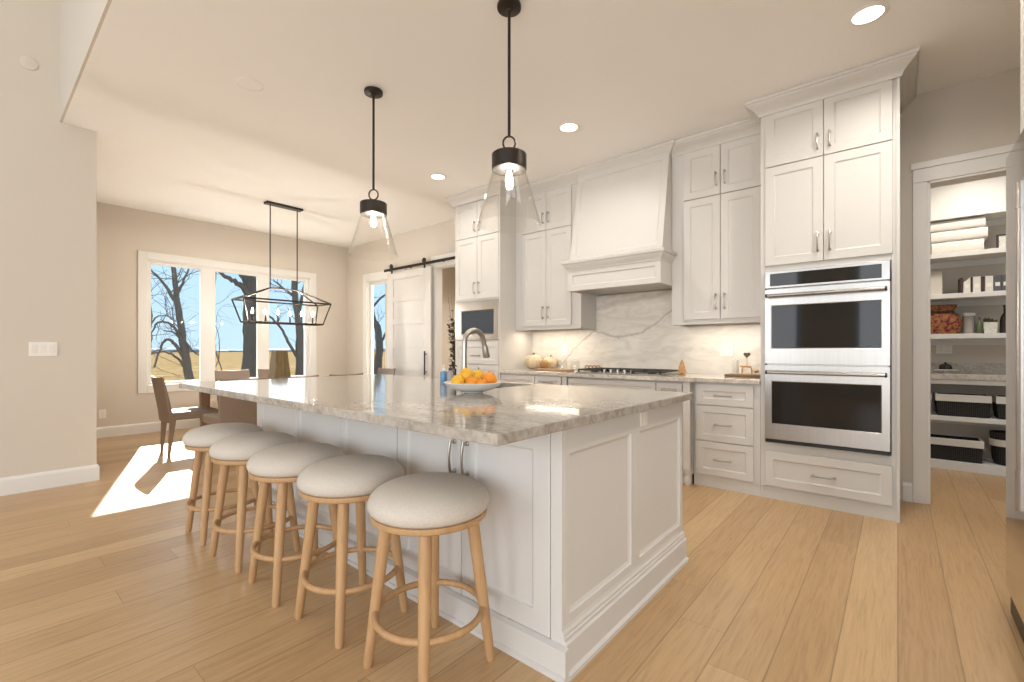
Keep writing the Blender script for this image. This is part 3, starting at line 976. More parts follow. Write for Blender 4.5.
def wall_oven():
    r = thing('double_wall_oven', 'stainless steel double wall oven with two black glass doors', 'oven', (-0.41, 4.25, 0.44))
    x0, x1 = -0.783, -0.037
    MB().box(x0 + 0.01, x1 - 0.01, 3.985, 4.52, 0.44, 1.746).build('oven_body', M['steel'], r)
    MB().box(x0 + 0.004, x1 - 0.004, 3.957, 3.985, 0.441, 0.463).build('vent_strip', M['black'], r)
    c = MB().box(x0, x1, 3.953, 3.985, 1.618, 1.748).build('control_panel', M['steel'], r, bevel=0.003)
    MB().box(x0 + 0.035, x1 - 0.045, 3.9505, 3.953, 1.634, 1.728).build('display', M['oven_glass'], c, bevel=0.001)
    for (z0, z1, w0, w1, hz) in ((1.042, 1.610, 1.158, 1.487, 1.556), (0.468, 1.034, 0.584, 0.912, 0.980)):
        d = MB()
        d.panel((x0, 3.985, z0), UX, UZ, NY, x1 - x0, z1 - z0, 0.035, 0.04, 0.004, 0.008, (0.042, 0.044, w0 - z0, z1 - w1))
        do = d.build('oven_door', M['steel'], r)
        g = MB()
        gx0, gx1 = x0 + 0.047, x1 - 0.049
        g.box(gx0, gx1, 3.951, 3.9545, w0 + 0.005, w1 - 0.005)
        g.build('door_glass', M['oven_glass'], do, bevel=0.001)
        h = MB()
        h.tube([(x0 + 0.028, 3.895, hz), (x1 - 0.028, 3.895, hz)], 0.0125, 14)
        for hx in (x0 + 0.05, x1 - 0.05):
            h.tube([(hx, 3.952, hz), (hx, 3.899, hz)], 0.010, 10)
        ho = h.build('handle', M['steel'], do, smooth=True)
        for hx, s_ in ((x0 + 0.028, -1), (x1 - 0.028, 1)):
            MB().tube([(hx, 3.895, hz), (hx + s_ * 0.012, 3.895, hz)], 0.0145, 14).build('handle_cap', M['bronze'], do, smooth=True)
wall_oven()

def drawer_base():
    X0, X1 = -1.33, -0.822
    r = thing('drawer_cabinet', 'white three drawer base cabinet beside the ovens', 'cabinet', ((X0 + X1) / 2, 4.3, 0))
    yf = 3.99
    MB().box(X0, X1, yf, YW - 0.001, 0.085, 0.878).build('body', M['cabinet'], r, bevel=0.0015)
    MB().box(X0, X1, 3.994, 4.012, 0.0, 0.085).build('toe_kick', M['cabinet'], r)
    for z0, z1 in ((0.690, 0.862), (0.392, 0.682), (0.108, 0.384)):
        d = front(r, 'drawer', -1.308, -0.868, z0, z1, yf, stile=0.052)
        pull(d, (-1.092, yf - 0.02, (z0 + z1) / 2 - 0.004), 0.135, 'x')
drawer_base()

def cooktop_base():
    X0, X1, yf = -2.62, -1.332, 3.90
    r = thing('cooktop_cabinet', 'white base cabinet with turned corner posts under the gas cooktop', 'cabinet', ((X0 + X1) / 2, 4.2, 0))
    MB().box(X0 + 0.05, X1 - 0.004, yf + 0.03, YW - 0.001, 0.09, 0.878).build('body', M['cabinet'], r, bevel=0.0015)
    MB().box(X0 + 0.05, X1 - 0.01, yf + 0.06, yf + 0.08, 0, 0.09).build('toe_kick', M['cabinet'], r)
    for px in (X0 + 0.028, X1 - 0.032):
        mb = MB()
        mb.box(px - 0.028, px + 0.028, yf - 0.005, yf + 0.05, 0.14, 0.878)
        mb.lathe([(0.020, 0.0), (0.027, 0.02), (0.031, 0.045), (0.024, 0.07), (0.020, 0.09), (0.030, 0.115), (0.030, 0.14)], (px, yf + 0.022, 0), 16)
        mb.build('post', M['cabinet'], r, smooth=True)
    front(r, 'false_drawer_front', -2.555, -1.64, 0.70, 0.862, yf + 0.03, stile=0.045)
    d = front(r, 'drawer', -1.625, -1.405, 0.70, 0.862, yf + 0.03, stile=0.045)
    pull(d, (-1.515, yf + 0.01, 0.80), 0.13, 'x')
    for a, b, s_ in ((-2.555, -2.10, 1), (-2.095, -1.64, -1)):
        d = front(r, 'door', a, b, 0.105, 0.692, yf + 0.03)
        pull(d, ((b - 0.034) if s_ == 1 else (a + 0.034), yf + 0.01, 0.58))
    d = front(r, 'door', -1.625, -1.405, 0.105, 0.692, yf + 0.03, stile=0.05)
    pull(d, (-1.595, yf + 0.01, 0.58))
cooktop_base()

def corner_base():
    X0, X1, yf = -3.53, -2.622, 3.99
    r = thing('base_cabinet', 'white base cabinet between the microwave tower and the cooktop', 'cabinet', ((X0 + X1) / 2, 4.3, 0))
    MB().box(X0, X1, yf, YW - 0.001, 0.085, 0.878).build('body', M['cabinet'], r, bevel=0.0015)
    MB().box(X0, X1, 3.994, 4.012, 0.0, 0.085).build('toe_kick', M['cabinet'], r)
    front(r, 'false_drawer_front', -3.51, -3.03, 0.70, 0.862, yf, stile=0.045)
    d = front(r, 'drawer', -3.02, -2.68, 0.70, 0.862, yf, stile=0.045)
    pull(d, (-2.85, yf - 0.02, 0.80), 0.13, 'x')
    d = front(r, 'door', -3.51, -3.03, 0.105, 0.692, yf)
    pull(d, (-3.065, yf - 0.02, 0.58))
    d = front(r, 'door', -3.02, -2.68, 0.105, 0.692, yf)
    pull(d, (-2.985, yf - 0.02, 0.58))
corner_base()

def back_counter():
    poly = [(-3.529, 4.584), (-3.529, 3.955), (-2.655, 3.955), (-2.655, 3.865), (-1.302, 3.865), (-1.302, 3.950), (-0.821, 3.950), (-0.821, 4.584)]
    o = MB().prism(poly, 0.879, 0.915).build('back_countertop', M['counter_back'], bevel=0.003)
    tag(o, 'pale stone countertop running along the back wall', 'countertop')
    poly = [(-3.529, 0.915), (-0.821, 0.915), (-0.821, 1.378), (-1.615, 1.378), (-1.615, 1.752), (-2.625, 1.752), (-2.625, 1.378), (-3.529, 1.378)]
    mb = MB()
    mb.rings([[(x, 4.584, z) for x, z in poly], [(x, 4.599, z) for x, z in poly]])
    o = mb.build('backsplash', M['backsplash'])
    tag(o, 'white marble slab backsplash with grey veins behind the cooktop', 'backsplash')
back_counter()

def upper(name, label, X0, X1, dx, zt_split, crown_path):
    yf = 4.26
    r = thing(name, label, 'cabinet', ((X0 + X1) / 2, 4.43, 1.38), group=None)
    mb = MB().box(X0, X1, yf, YW - 0.001, 1.40, H - 0.10)
    mb.box(X0, X1, yf - 0.001, yf + 0.02, 1.38, 1.40).box(X0, X0 + 0.02, yf, YW - 0.02, 1.38, 1.40).box(X1 - 0.02, X1, yf, YW - 0.02, 1.38, 1.40)
    mb.build('body', M['cabinet'], r, bevel=0.0015)
    MB().sweep(crown_path, [(-o, z) for o, z in CROWN]).build('crown_molding', M['cabinet'], r)
    a, m_, b = dx
    for x0, x1, s_ in ((a, m_ - 0.0025, 1), (m_ + 0.0025, b, -1)):
        hx = (x1 - 0.034) if s_ == 1 else (x0 + 0.034)
        d = front(r, 'door', x0, x1, 1.423, 2.510, yf)
        pull(d, (hx, yf - 0.02, 1.575))
        d = front(r, 'door', x0, x1, 2.518, 2.950, yf)
        pull(d, (hx, yf - 0.02, 2.655), 0.12)
upper('upper_cabinet', 'white four door wall cabinet between the hood and the ovens', -1.624, -0.822, (-1.508, -1.189, -0.868), 2.5, [(-0.824, 4.26), (-1.62, 4.26)])
upper('upper_cabinet', 'white four door wall cabinet between the microwave tower and the hood', -3.53, -2.616, (-3.42, -3.070, -2.733), 2.5, [(-2.62, 4.26), (-3.526, 4.26)])

def microwave_tower():
    X0, X1, yf = -4.31, -3.531, 3.99
    r = thing('microwave_cabinet', 'tall white cabinet tower with the built in microwave', 'cabinet', ((X0 + X1) / 2, 4.3, 0))
    b = MB()
    b.box(X0, X0 + 0.02, yf, YW - 0.001, 0, H - 0.10).box(X1 - 0.02, X1, yf - 0.018, YW - 0.001, 0, H - 0.10).box(X0 + 0.02, X1 - 0.02, YW - 0.02, YW - 0.001, 0.09, H - 0.10)
    b.box(X0 + 0.02, X1 - 0.02, yf, yf + 0.02, 1.745, H - 0.10).box(X0 + 0.02, X1 - 0.02, yf, yf + 0.02, 0.09, 1.265)
    b.box(X0 + 0.02, X1 - 0.02, yf + 0.02, YW - 0.02, 1.25, 1.265).box(X0 + 0.02, X1 - 0.02, yf + 0.02, YW - 0.02, 1.745, 1.76)
    b.build('body', M['cabinet'], r, bevel=0.0015)
    MB().box(X0, X1 - 0.02, 3.994, 4.012, 0.0, 0.09).build('toe_kick', M['cabinet'], r)
    MB().sweep([(X0, YW - 0.001), (X0, yf - 0.018), (X1, yf - 0.018), (X1, 4.26)][::-1], [(-o, z) for o, z in CROWN]).build('crown_molding', M['cabinet'], r)
    for x0, x1, s_ in ((-4.285, -3.906, 1), (-3.901, -3.556, -1)):
        hx = (x1 - 0.034) if s_ == 1 else (x0 + 0.034)
        d = front(r, 'door', x0, x1, 1.765, 2.520, yf)
        pull(d, (hx, yf - 0.02, 1.90))
        d = front(r, 'door', x0, x1, 2.528, 2.950, yf)
        pull(d, (hx, yf - 0.02, 2.65), 0.12)
    for z0, z1, hz in ((0.975, 1.240, 1.078), (0.665, 0.967, 0.80), (0.105, 0.657, 0.50)):
        d = front(r, 'drawer', -4.285, -3.556, z0, z1, yf, stile=0.055)
        pull(d, (-3.92, yf - 0.02, hz), 0.14, 'x')
    m_ = thing('microwave', 'built in stainless microwave with dark reflective glass', 'microwave', (-3.92, 4.2, 1.265))
    MB().box(-4.28, -3.556, 3.995, 4.42, 1.267, 1.742).build('microwave_body', M['steel'], m_)
    t = MB().panel((-4.284, 3.995, 1.268), UX, UZ, NY, 0.738, 0.472, 0.034, 0.05, 0.012, 0.01, (0.10, 0.075, 0.066, 0.11)).build('trim_kit', M['steel'], m_)
    MB().box(-4.172, -3.633, 3.967, 3.9725, 1.346, 1.618).build('door_glass', M['screen'], t, bevel=0.001)
microwave_tower()

def hood():
    r = thing('range_hood', 'white tapered range hood with molded mantel over the cooktop', 'range hood', (-2.12, 4.4, 1.75))
    X0, X1 = -2.614, -1.626
    zt, zb = H - 0.075, 2.065
    yt, yb = 4.20, 4.035
    mb = MB()
    # tapered chimney with a recessed trapezoid panel
    def row(x0, x1, f, off):
        pass
    n_ = Vector((0, -(zt - zb), -(yt - yb))).normalized()
    P = lambda u, v, w: Vector((X0 + (X1 - X0) * u, yb + (yt - yb) * v, zb + (zt - zb) * v)) + n_ * w
    s_, d = 0.055, 0.012
    def ring(a, b, c, e, w):
        return [P(a, c, w), P(b, c, w), P(b, e, w), P(a, e, w)]
    outer_back = [Vector((X0, YW - 0.001, zb)), Vector((X1, YW - 0.001, zb)), Vector((X1, YW - 0.001, zt)), Vector((X0, YW - 0.001, zt))]
    mb.rings([outer_back, ring(0, 1, 0, 1, 0), ring(s_, 1 - s_, 0.055, 0.935, 0), ring(s_ + 0.004, 1 - s_ - 0.004, 0.06, 0.93, -d * 0.6), ring(s_ + 0.014, 1 - s_ - 0.014, 0.07, 0.92, -d)])
    mb.build('chimney', M['cabinet'], r)
    MB().sweep([(X0, 4.259), (X0, yt + 0.012), (X1, yt + 0.012), (X1, 4.259)][::-1], [(-o * 0.72, H - 0.003 + (z - H + 0.003) * 0.85) for o, z in CROWN]).build('crown_molding', M['cabinet'], r)
    lip = [(0.0, 1.955), (0.008, 1.958), (0.010, 1.972), (0.022, 1.985), (0.036, 2.004), (0.042, 2.020), (0.056, 2.028), (0.060, 2.050), (0.052, 2.056), (0.030, 2.066), (0.0, 2.07)]
    MB().sweep([(X0 + 0.005, 4.256), (X0 + 0.005, 4.0), (X1 - 0.005, 4.0), (X1 - 0.005, 4.256)][::-1], [(-o, z) for o, z in lip]).build('mantel_molding', M['cabinet'], r)
    bx = MB()
    bx.box(X0, X0 + 0.03, 4.02, YW - 0.001, 1.753, 2.07).box(X1 - 0.03, X1, 4.02, YW - 0.001, 1.753, 2.07)
    bx.box(X0 + 0.03, X1 - 0.03, 4.02, 4.04, 1.753, 2.07).box(X0 + 0.03, X1 - 0.03, 4.04, YW - 0.001, 2.05, 2.066)
    bx.panel((X0, 4.02, 1.753), UX, UZ, NY, X1 - X0, 0.21, 0.02, 0.05, 0.010, 0.010)
    bx.build('mantel_box', M['cabinet'], r)
    MB().box(X0 + 0.03, X1 - 0.03, 4.04, YW - 0.02, 1.762, 1.785).build('vent_insert', M['nickel'], r)
hood()

def cooktop():
    r = thing('gas_cooktop', 'black gas cooktop with cast iron grates on the back counter', 'cooktop', (-2.045, 4.2, 0.915))
    x0, x1, ya, yb = -2.50, -1.59, 3.95, 4.44
    MB().box(x0, x1, ya, yb, 0.9155, 0.927).build('cooktop_tray', M['steel'], r, bevel=0.004)
    w = (x1 - x0 - 0.04) / 3
    for i in range(3):
        a = x0 + 0.02 + i * w + 0.004
        b = a + w - 0.008
        y_0 = ya + (0.02 if i != 1 else 0.10)
        g = MB()
        zt = 0.957
        t = 0.006
        for yy in (y_0, yb - 0.03):
            g.box(a, b, yy, yy + 0.014, zt - 0.016, zt)
        for xx in (a, b - 0.014, (a + b) / 2 - 0.007):
            g.box(xx, xx + 0.014, y_0, yb - 0.016, zt - 0.016, zt)
        g.box(a, b, (y_0 + yb) / 2 - 0.012, (y_0 + yb) / 2 + 0.002, zt - 0.016, zt)
        for xx in (a, b - 0.014):
            for yy in (y_0, yb - 0.03):
                g.box(xx, xx + 0.014, yy, yy + 0.014, 0.927, zt - 0.014)
        g.build('grate', M['iron'], r, bevel=0.002)
    for bx, by, br in ((-2.35, 4.08, 0.04), (-2.35, 4.31, 0.035), (-2.045, 4.22, 0.055), (-1.74, 4.08, 0.04), (-1.74, 4.31, 0.035)):
        MB().lathe([(br, 0.927), (br, 0.934), (br * 0.8, 0.936), (br * 0.8, 0.940), (br * 0.3, 0.942)], (bx, by, 0), 20).build('burner', M['black'], r, smooth=True)
    for i in range(5):
        kx = -2.19 + i * 0.072
        MB().lathe([(0.021, 0.927), (0.021, 0.931), (0.017, 0.933), (0.016, 0.957), (0.012, 0.960)], (kx, ya + 0.045, 0), 18).build('knob', M['nickel'], r, smooth=True)
cooktop()

# ------------------------------------------------------------------ island
IX0, IX1, IY0, IY1 = -3.545, -0.915, 1.36, 2.51
def island():
    r = thing('kitchen_island', 'large white paneled kitchen island in the middle of the room', 'island', (-2.23, 1.93, 0))
    b = MB()
    SX0, SX1, SY0, SY1 = -2.32, -1.84, 2.0, 2.49
    b.box(IX0, IX1, IY0, SY0, 0.05, 0.878).box(IX0, SX0, SY0, IY1, 0.05, 0.878).box(SX1, IX1, SY0, IY1, 0.05, 0.878).box(SX0, SX1, SY0, IY1, 0.05, 0.62).box(SX0, SX1, SY1, IY1, 0.62, 0.878)
    b.build('body', M['island'], r)
    # corner posts of the seating side
    for pa, pb in ((-0.950, -0.902), (IX0 - 0.003, IX0 + 0.04)):
        MB().box(pa, pb, IY0 - 0.019, IY0, 0.10, 0.878).build('corner_post', M['island'], r, bevel=0.002)
    # three fixed panels and a pair of doors
    zt = 0.868
    for a, c in ((-3.500, -2.932), (-2.928, -2.390), (-2.386, -1.866)):
        MB().panel((a, IY0, 0.114), UX, UZ, NY, c - a, zt - 0.114, 0.02, 0.06, stiles=(0.045, 0.045, 0.075, 0.085)).build('side_panel', M['island'], r)
    for a, c, s_ in ((-1.858, -1.414, 1), (-1.409, -0.953, -1)):
        d = MB().panel((a, IY0, 0.114), UX, UZ, NY, c - a, zt - 0.114, 0.02, 0.07, stiles=(0.075, 0.075, 0.08, 0.085)).build('door', M['island'], r)
        hx = (c - 0.036) if s_ == 1 else (a + 0.036)
        pull(d, (hx, IY0 - 0.02, 0.695), 0.145)
    # end wall toward the camera's right with two recessed panels
    NXp = (1, 0, 0)
    UYp = (0, 1, 0)
    y0_, y1_, ym = IY0, IY1 + 0.01, 1.932
    MB().panel((IX1, y0_, 0.10), UYp, UZ, NXp, ym - y0_, 0.776, 0.013, 0.05, 0.012, 0.014, stiles=(0.03, 0.042, 0.10, 0.098)).build('end_panel', M['island'], r)
    MB().panel((IX1, ym, 0.10), UYp, UZ, NXp, y1_ - ym, 0.776, 0.013, 0.05, 0.012, 0.014, stiles=(0.042, 0.04, 0.10, 0.098)).build('end_panel', M['island'], r)
    prof = [(0.0, 0.0), (0.034, 0.0), (0.034, 0.016), (0.022, 0.024), (0.022, 0.118), (0.014, 0.124), (0.014, 0.136), (0.010, 0.140), (0.010, 0.150), (0.003, 0.158), (0.0, 0.170)]
    MB().sweep([(-0.902, IY0 - 0.02), (-0.902, IY1 + 0.01)], prof).build('baseboard', M['island'], r)
    prof2 = [(0.0, 0.0), (0.030, 0.0), (0.030, 0.018), (0.022, 0.022), (0.022, 0.106), (0.0, 0.114)]
    MB().sweep([(IX0 - 0.022, IY0 - 0.02), (-0.872, IY0 - 0.02)], prof2).build('baseboard', M['island'], r)
    MB().sweep([(IX0, IY1), (IX0, IY0 - 0.02)], prof2).build('baseboard', M['island'], r)
    MB().box(-1.02, -0.93, 1.02, IY0, 0.872, 0.879).build('support_bracket', M['iron'], r)
    # outlet let into the end panel
    o = thing('outlet', 'small white outlet high on the island end panel', 'outlet', (-0.90, 2.01, 0.823))
    MB().box(-0.9015, -0.897, 1.975, 2.049, 0.797, 0.862).build('cover_plate', M['plastic'], o, bevel=0.0015)
    MB().box(-0.897, -0.8955, 1.985, 2.007, 0.815, 0.846).box(-0.897, -0.8955, 2.017, 2.039, 0.815, 0.846).build('receptacle', M['linenwhite'], o)
island()

def island_top():
    X0, X1, Y0, Y1, z0, z1 = -3.845, -0.850, 0.944, 2.545, 0.880, 0.915
    a, b, c, d = -2.28, -1.88, 2.05, 2.45
    mb = MB()
    outer = [(X0, Y0), (X1, Y0), (X1, Y1), (X0, Y1)]
    inner = [(a, c), (b, c), (b, d), (a, d)]
    bm = mb.bm
    vo = {z: [bm.verts.new((x, y, z)) for x, y in outer] for z in (z0, z1)}
    vi = {z: [bm.verts.new((x, y, z)) for x, y in inner] for z in (z0, z1)}
    for i in range(4):
        j = (i + 1) % 4
        for z in (z0, z1):
            bm.faces.new((vo[z][i], vo[z][j], vi[z][j], vi[z][i]))
        bm.faces.new((vo[z0][i], vo[z0][j], vo[z1][j], vo[z1][i]))
        bm.faces.new((vi[z0][i], vi[z0][j], vi[z1][j], vi[z1][i]))
    o = mb.build('island_countertop', M['counter'], bevel=0.004)
    tag(o, 'polished grey cream stone slab on top of the island', 'countertop')
    s = MB()
    r = 0.004
    x0, x1, y0_, y1_ = a - 0.005, b + 0.005, c - 0.005, d + 0.005
    zt, zb = 0.8795, 0.66
    t = 0.01
    s.box(x0 - t, x0, y0_ - t, y1_ + t, zb, zt).box(x1, x1 + t, y0_ - t, y1_ + t, zb, zt).box(x0, x1, y0_ - t, y0_, zb, zt).box(x0, x1, y1_, y1_ + t, zb, zt).box(x0 - t, x1 + t, y0_ - t, y1_ + t, zb - t, zb)
    so = s.build('island_sink', M['black'])
    tag(so, 'dark undermount sink set into the island top', 'sink')
island_top()

def faucet():
    bx, by = -2.005, 1.93
    r = thing('kitchen_faucet', 'brushed gooseneck faucet behind the fruit bowl', 'faucet', (bx, by, 0.915))
    MB().lathe([(0.028, 0.9155), (0.028, 0.922), (0.020, 0.928), (0.019, 0.985), (0.016, 0.99)], (bx, by, 0), 20).build('base', M['nickel'], r, smooth=True)
    pts = [(bx, by, 0.985), (bx, by, 1.07), (bx, by, 1.15)]
    rad = [0.0175, 0.0165, 0.016]
    for i in range(1, 15):
        t = PI * i / 15 * 1.02
        pts.append((bx, by + 0.085 - 0.085 * math.cos(t), 1.185 + 0.085 * math.sin(t)))
        rad.append(0.016)
    pts.append((bx, by + 0.178, 1.168))
    rad.append(0.0165)
    MB().tube(pts, rad, 14).build('spout', M['nickel'], r, smooth=True)
    MB().tube([(bx, by + 0.176, 1.175), (bx, by + 0.184, 1.148), (bx, by + 0.193, 1.112), (bx, by + 0.195, 1.100)], [0.0185, 0.021, 0.0235, 0.021], 14).build('spray_head', M['nickel'], r, smooth=True)
    MB().tube([(bx, by, 0.96), (bx - 0.05, by + 0.01, 0.965), (bx - 0.105, by + 0.015, 0.985)], [0.010, 0.007, 0.006], 10).build('lever', M['nickel'], r, smooth=True)
faucet()

def fruit_bowl():
    cx, cy = -1.765, 1.765
    z0 = 0.9155
    prof = [(0.050, 0.0), (0.055, 0.003), (0.055, 0.006), (0.105, 0.018), (0.140, 0.036), (0.158, 0.056), (0.161, 0.058), (0.158, 0.060), (0.136, 0.042), (0.100, 0.024), (0.05, 0.014), (0.005, 0.012)]
    o = MB().lathe(prof, (cx, cy, z0), 40).build('fruit_bowl', M['white'], smooth=True)
    tag(o, 'shallow white bowl of citrus on the island', 'bowl')
    view = Vector((0.7645, 0.6446, 0))           # along the counter, left to right as one faces the range
    away = Vector((-0.6446, 0.7645, 0))
    fr = [('lemon', 'large yellow fruit high at the left of the bowl', -0.040, 0.035, 0.086, 0.046, 'lemon', 0.05),
          ('lemon', 'yellow fruit resting at the left rim of the bowl', -0.082, -0.015, 0.060, 0.037, 'lemon', 0.03),
          ('pear', 'small yellow pear shaped fruit with a stem in the bowl', 0.026, 0.046, 0.084, 0.034, 'lemon', 0.10),
          ('orange', 'small orange fruit at the front middle of the bowl', 0.000, -0.045, 0.058, 0.036, 'orange', 0.0),
          ('orange', 'largest orange at the right of the bowl', 0.085, 0.005, 0.070, 0.045, 'orange', 0.0),
          ('orange', 'orange tucked between the front orange and the right one', 0.052, -0.060, 0.052, 0.030, 'orange', 0.0)]
    for n, lab, u, v, h, rad, mat, pt in fr:
        p = Vector((cx, cy, z0 + h)) + view * u + away * v
        f = thing(n, lab, 'fruit', (p.x, p.y, p.z - rad))
        def df(q, a, pt=pt):
            return 1 + pt * max(0, q.z) ** 3 * 2.0 - 0.03 * max(0, -q.z) ** 8
        MB().sphere(p, rad, rad, rad * (0.96 if pt < 0.1 else 1.0), 20, 14, df).build('peel', M[mat], f, smooth=True)
        top = rad * (0.96 if pt < 0.1 else 1.0) * (1 + pt * 2.0)
        MB().tube([p + Vector((0, 0, top - 0.004)), p + Vector((0.001, 0.001, top + (0.004 if pt < 0.1 else 0.012)))], [0.004, 0.0025], 8).build('stem', M['leafgreen'], f, smooth=True)
fruit_bowl()

def bottles():
    for (name, lab, x, y, w, h, m_, neck) in (('soap_bottle', 'blue soap bottle with white cap left of the faucet', -2.357, 2.075, 0.025, 0.092, 'bluebottle', 'plastic'),
                                        ('soap_bottle', 'smoky grey soap bottle beside the blue one', -2.302, 2.085, 0.024, 0.095, 'greybottle', 'black')):
        r = thing(name, lab, 'bottle', (x, y, 0.9155))
        MB().lathe([(w * 0.9, 0.9155), (w, 0.920), (w, 0.9155 + h * 0.8), (w * 0.8, 0.9155 + h * 0.93), (0.010, 0.9155 + h)], (x, y, 0), 20).build('bottle_body', M[m_], r, smooth=True)
        zt = 0.9155 + h
        mb = MB().lathe([(0.011, zt), (0.011, zt + 0.016), (0.004, zt + 0.017), (0.004, zt + 0.030), (0.009, zt + 0.031), (0.009, zt + 0.038)], (x, y, 0), 14)
        if neck == 'black':
            mb.tube([(x, y, zt + 0.035), (x + 0.02, y + 0.018, zt + 0.035), (x + 0.034, y + 0.03, zt + 0.028)], 0.004, 8)
        mb.build('pump', M[neck], r, smooth=True)
    o = thing('dish_brush', 'thin dark dish brush standing beside the soap bottles', 'brush', (-2.315, 2.145, 0.9155))
    MB().lathe([(0.017, 0.9155), (0.019, 0.932), (0.013, 0.942), (0.006, 0.95)], (-2.315, 2.145, 0), 14).build('brush_head', M['black'], o, smooth=True)
    MB().tube([(-2.315, 2.145, 0.945), (-2.314, 2.146, 1.02)], 0.0055, 8).build('brush_handle', M['black'], o, smooth=True)
bottles()

# ------------------------------------------------------------------ stools
def make_stool():
    r = thing('bar_stool', 'nearest round oak bar stool with oatmeal linen seat, by the island doors', 'stool', (0, 0, 0), 0, 'bar stools along the island')
    # cushion
    prof = [(0.15, 0.571), (0.204, 0.572), (0.214, 0.580), (0.2195, 0.594), (0.2185, 0.609), (0.211, 0.626), (0.195, 0.642), (0.168, 0.656), (0.128, 0.667), (0.08, 0.673), (0.035, 0.675), (0.004, 0.675)]
    MB().lathe(prof, (0, 0, 0), 48).build('seat_cushion', M['linen'], r, smooth=True, local=True)
    MB().lathe([(0.13, 0.546), (0.203, 0.547), (0.2085, 0.551), (0.2105, 0.560), (0.2085, 0.569), (0.204, 0.571), (0.13, 0.571)], (0, 0, 0), 48).build('seat_rim', M['stool_wood'], r, smooth=True, local=True)
    for sx in (-1, 1):
        for sy in (-1, 1):
            t, b = 0.108, 0.158
            pts = [(sx * (t + (b - t) * f), sy * (t + (b - t) * f), 0.548 * (1 - f)) for f in (0, 0.2, 0.5, 0.8, 0.97, 1.0)]
            MB().tube(pts, [0.0215, 0.0225, 0.021, 0.0185, 0.017, 0.0145], 14).build('leg', M['stool_wood'], r, smooth=True, local=True)
    ring = [(0.193 * math.cos(2 * PI * k / 48), 0.193 * math.sin(2 * PI * k / 48), 0.200) for k in range(48)]
    MB().tube(ring, 0.0125, 10, close=True).build('foot_ring', M['stool_wood'], r, smooth=True, local=True)
    return r
st = make_stool()
SP = [(-1.312, 1.088), (-1.812, 1.072), (-2.275, 1.048), (-2.770, 1.040), (-3.270, 1.045)]
st.location = (SP[0][0], SP[0][1], 0)
SL = ['round oak bar stool second from the island doors', 'middle round oak bar stool of the row of five',
      'round oak bar stool second from the dining end of the row', 'farthest round oak bar stool, by the dining end of the island']
for (x, y), lab, a in zip(SP[1:], SL, (2, -3, 4, -2)):
    dup(st, (x, y, 0), R(a), lab)

# ------------------------------------------------------------------ pendants
def make_pendant():
    r = thing('pendant_light', 'nearer clear glass cone pendant with dark metal cap over the island', 'pendant lamp', (0, 0, 0), 0, 'pendant lamps over the island')
    MB().lathe([(0.004, 3.069), (0.066, 3.069), (0.068, 3.060), (0.066, 3.048), (0.020, 3.040), (0.012, 3.030), (0.004, 3.029)], (0, 0, 0), 32).build('ceiling_plate', M['bronze'], r, smooth=True, local=True)
    MB().tube([(0, 0, 3.035), (0, 0, 2.338)], 0.0085, 12).build('stem', M['bronze'], r, smooth=True, local=True)
    k = 24
    a, b = 0.7645, 0.6446
    ring = [(0.034 * math.cos(2 * PI * i / k) * a, 0.034 * math.cos(2 * PI * i / k) * b, 2.300 + 0.038 * math.sin(2 * PI * i / k)) for i in range(k)]
    MB().tube(ring, 0.0055, 8, close=True).build('link_ring', M['bronze'], r, smooth=True, local=True)
    MB().lathe([(0.004, 2.266), (0.008, 2.264), (0.008, 2.238), (0.092, 2.238), (0.097, 2.234), (0.097, 2.152), (0.094, 2.149), (0.088, 2.149)], (0, 0, 0), 40, cap=False).build('cap', M['bronze'], r, smooth=True, local=True)
    MB().lathe([(0.088, 2.149), (0.082, 2.150), (0.078, 2.160), (0.060, 2.176), (0.024, 2.178), (0.024, 2.148), (0.018, 2.142), (0.004, 2.142)], (0, 0, 0), 32).build('socket', M['bronze_inner'], r, smooth=True, local=True)
    MB().lathe([(0.008, 2.144), (0.011, 2.132), (0.018, 2.108), (0.020, 2.090), (0.016, 2.074), (0.008, 2.066), (0.002, 2.065)], (0, 0, 0), 20).build('bulb', M['bulb'], r, smooth=True, local=True)
    MB().lathe([(0.086, 2.158), (0.0872, 2.146), (0.130, 2.00), (0.1745, 1.846), (0.1765, 1.842), (0.1785, 1.846), (0.134, 2.00), (0.0905, 2.148), (0.0895, 2.158)], (0, 0, 0), 56, cap=False).build('glass_shade', M['glass'], r, smooth=True, local=True)
    return r
pd = make_pendant()
pd.location = (-1.655, 1.938, 0)
dup(pd, (-2.975, 1.933, 0), 0, 'farther clear glass cone pendant over the dining end of the island')
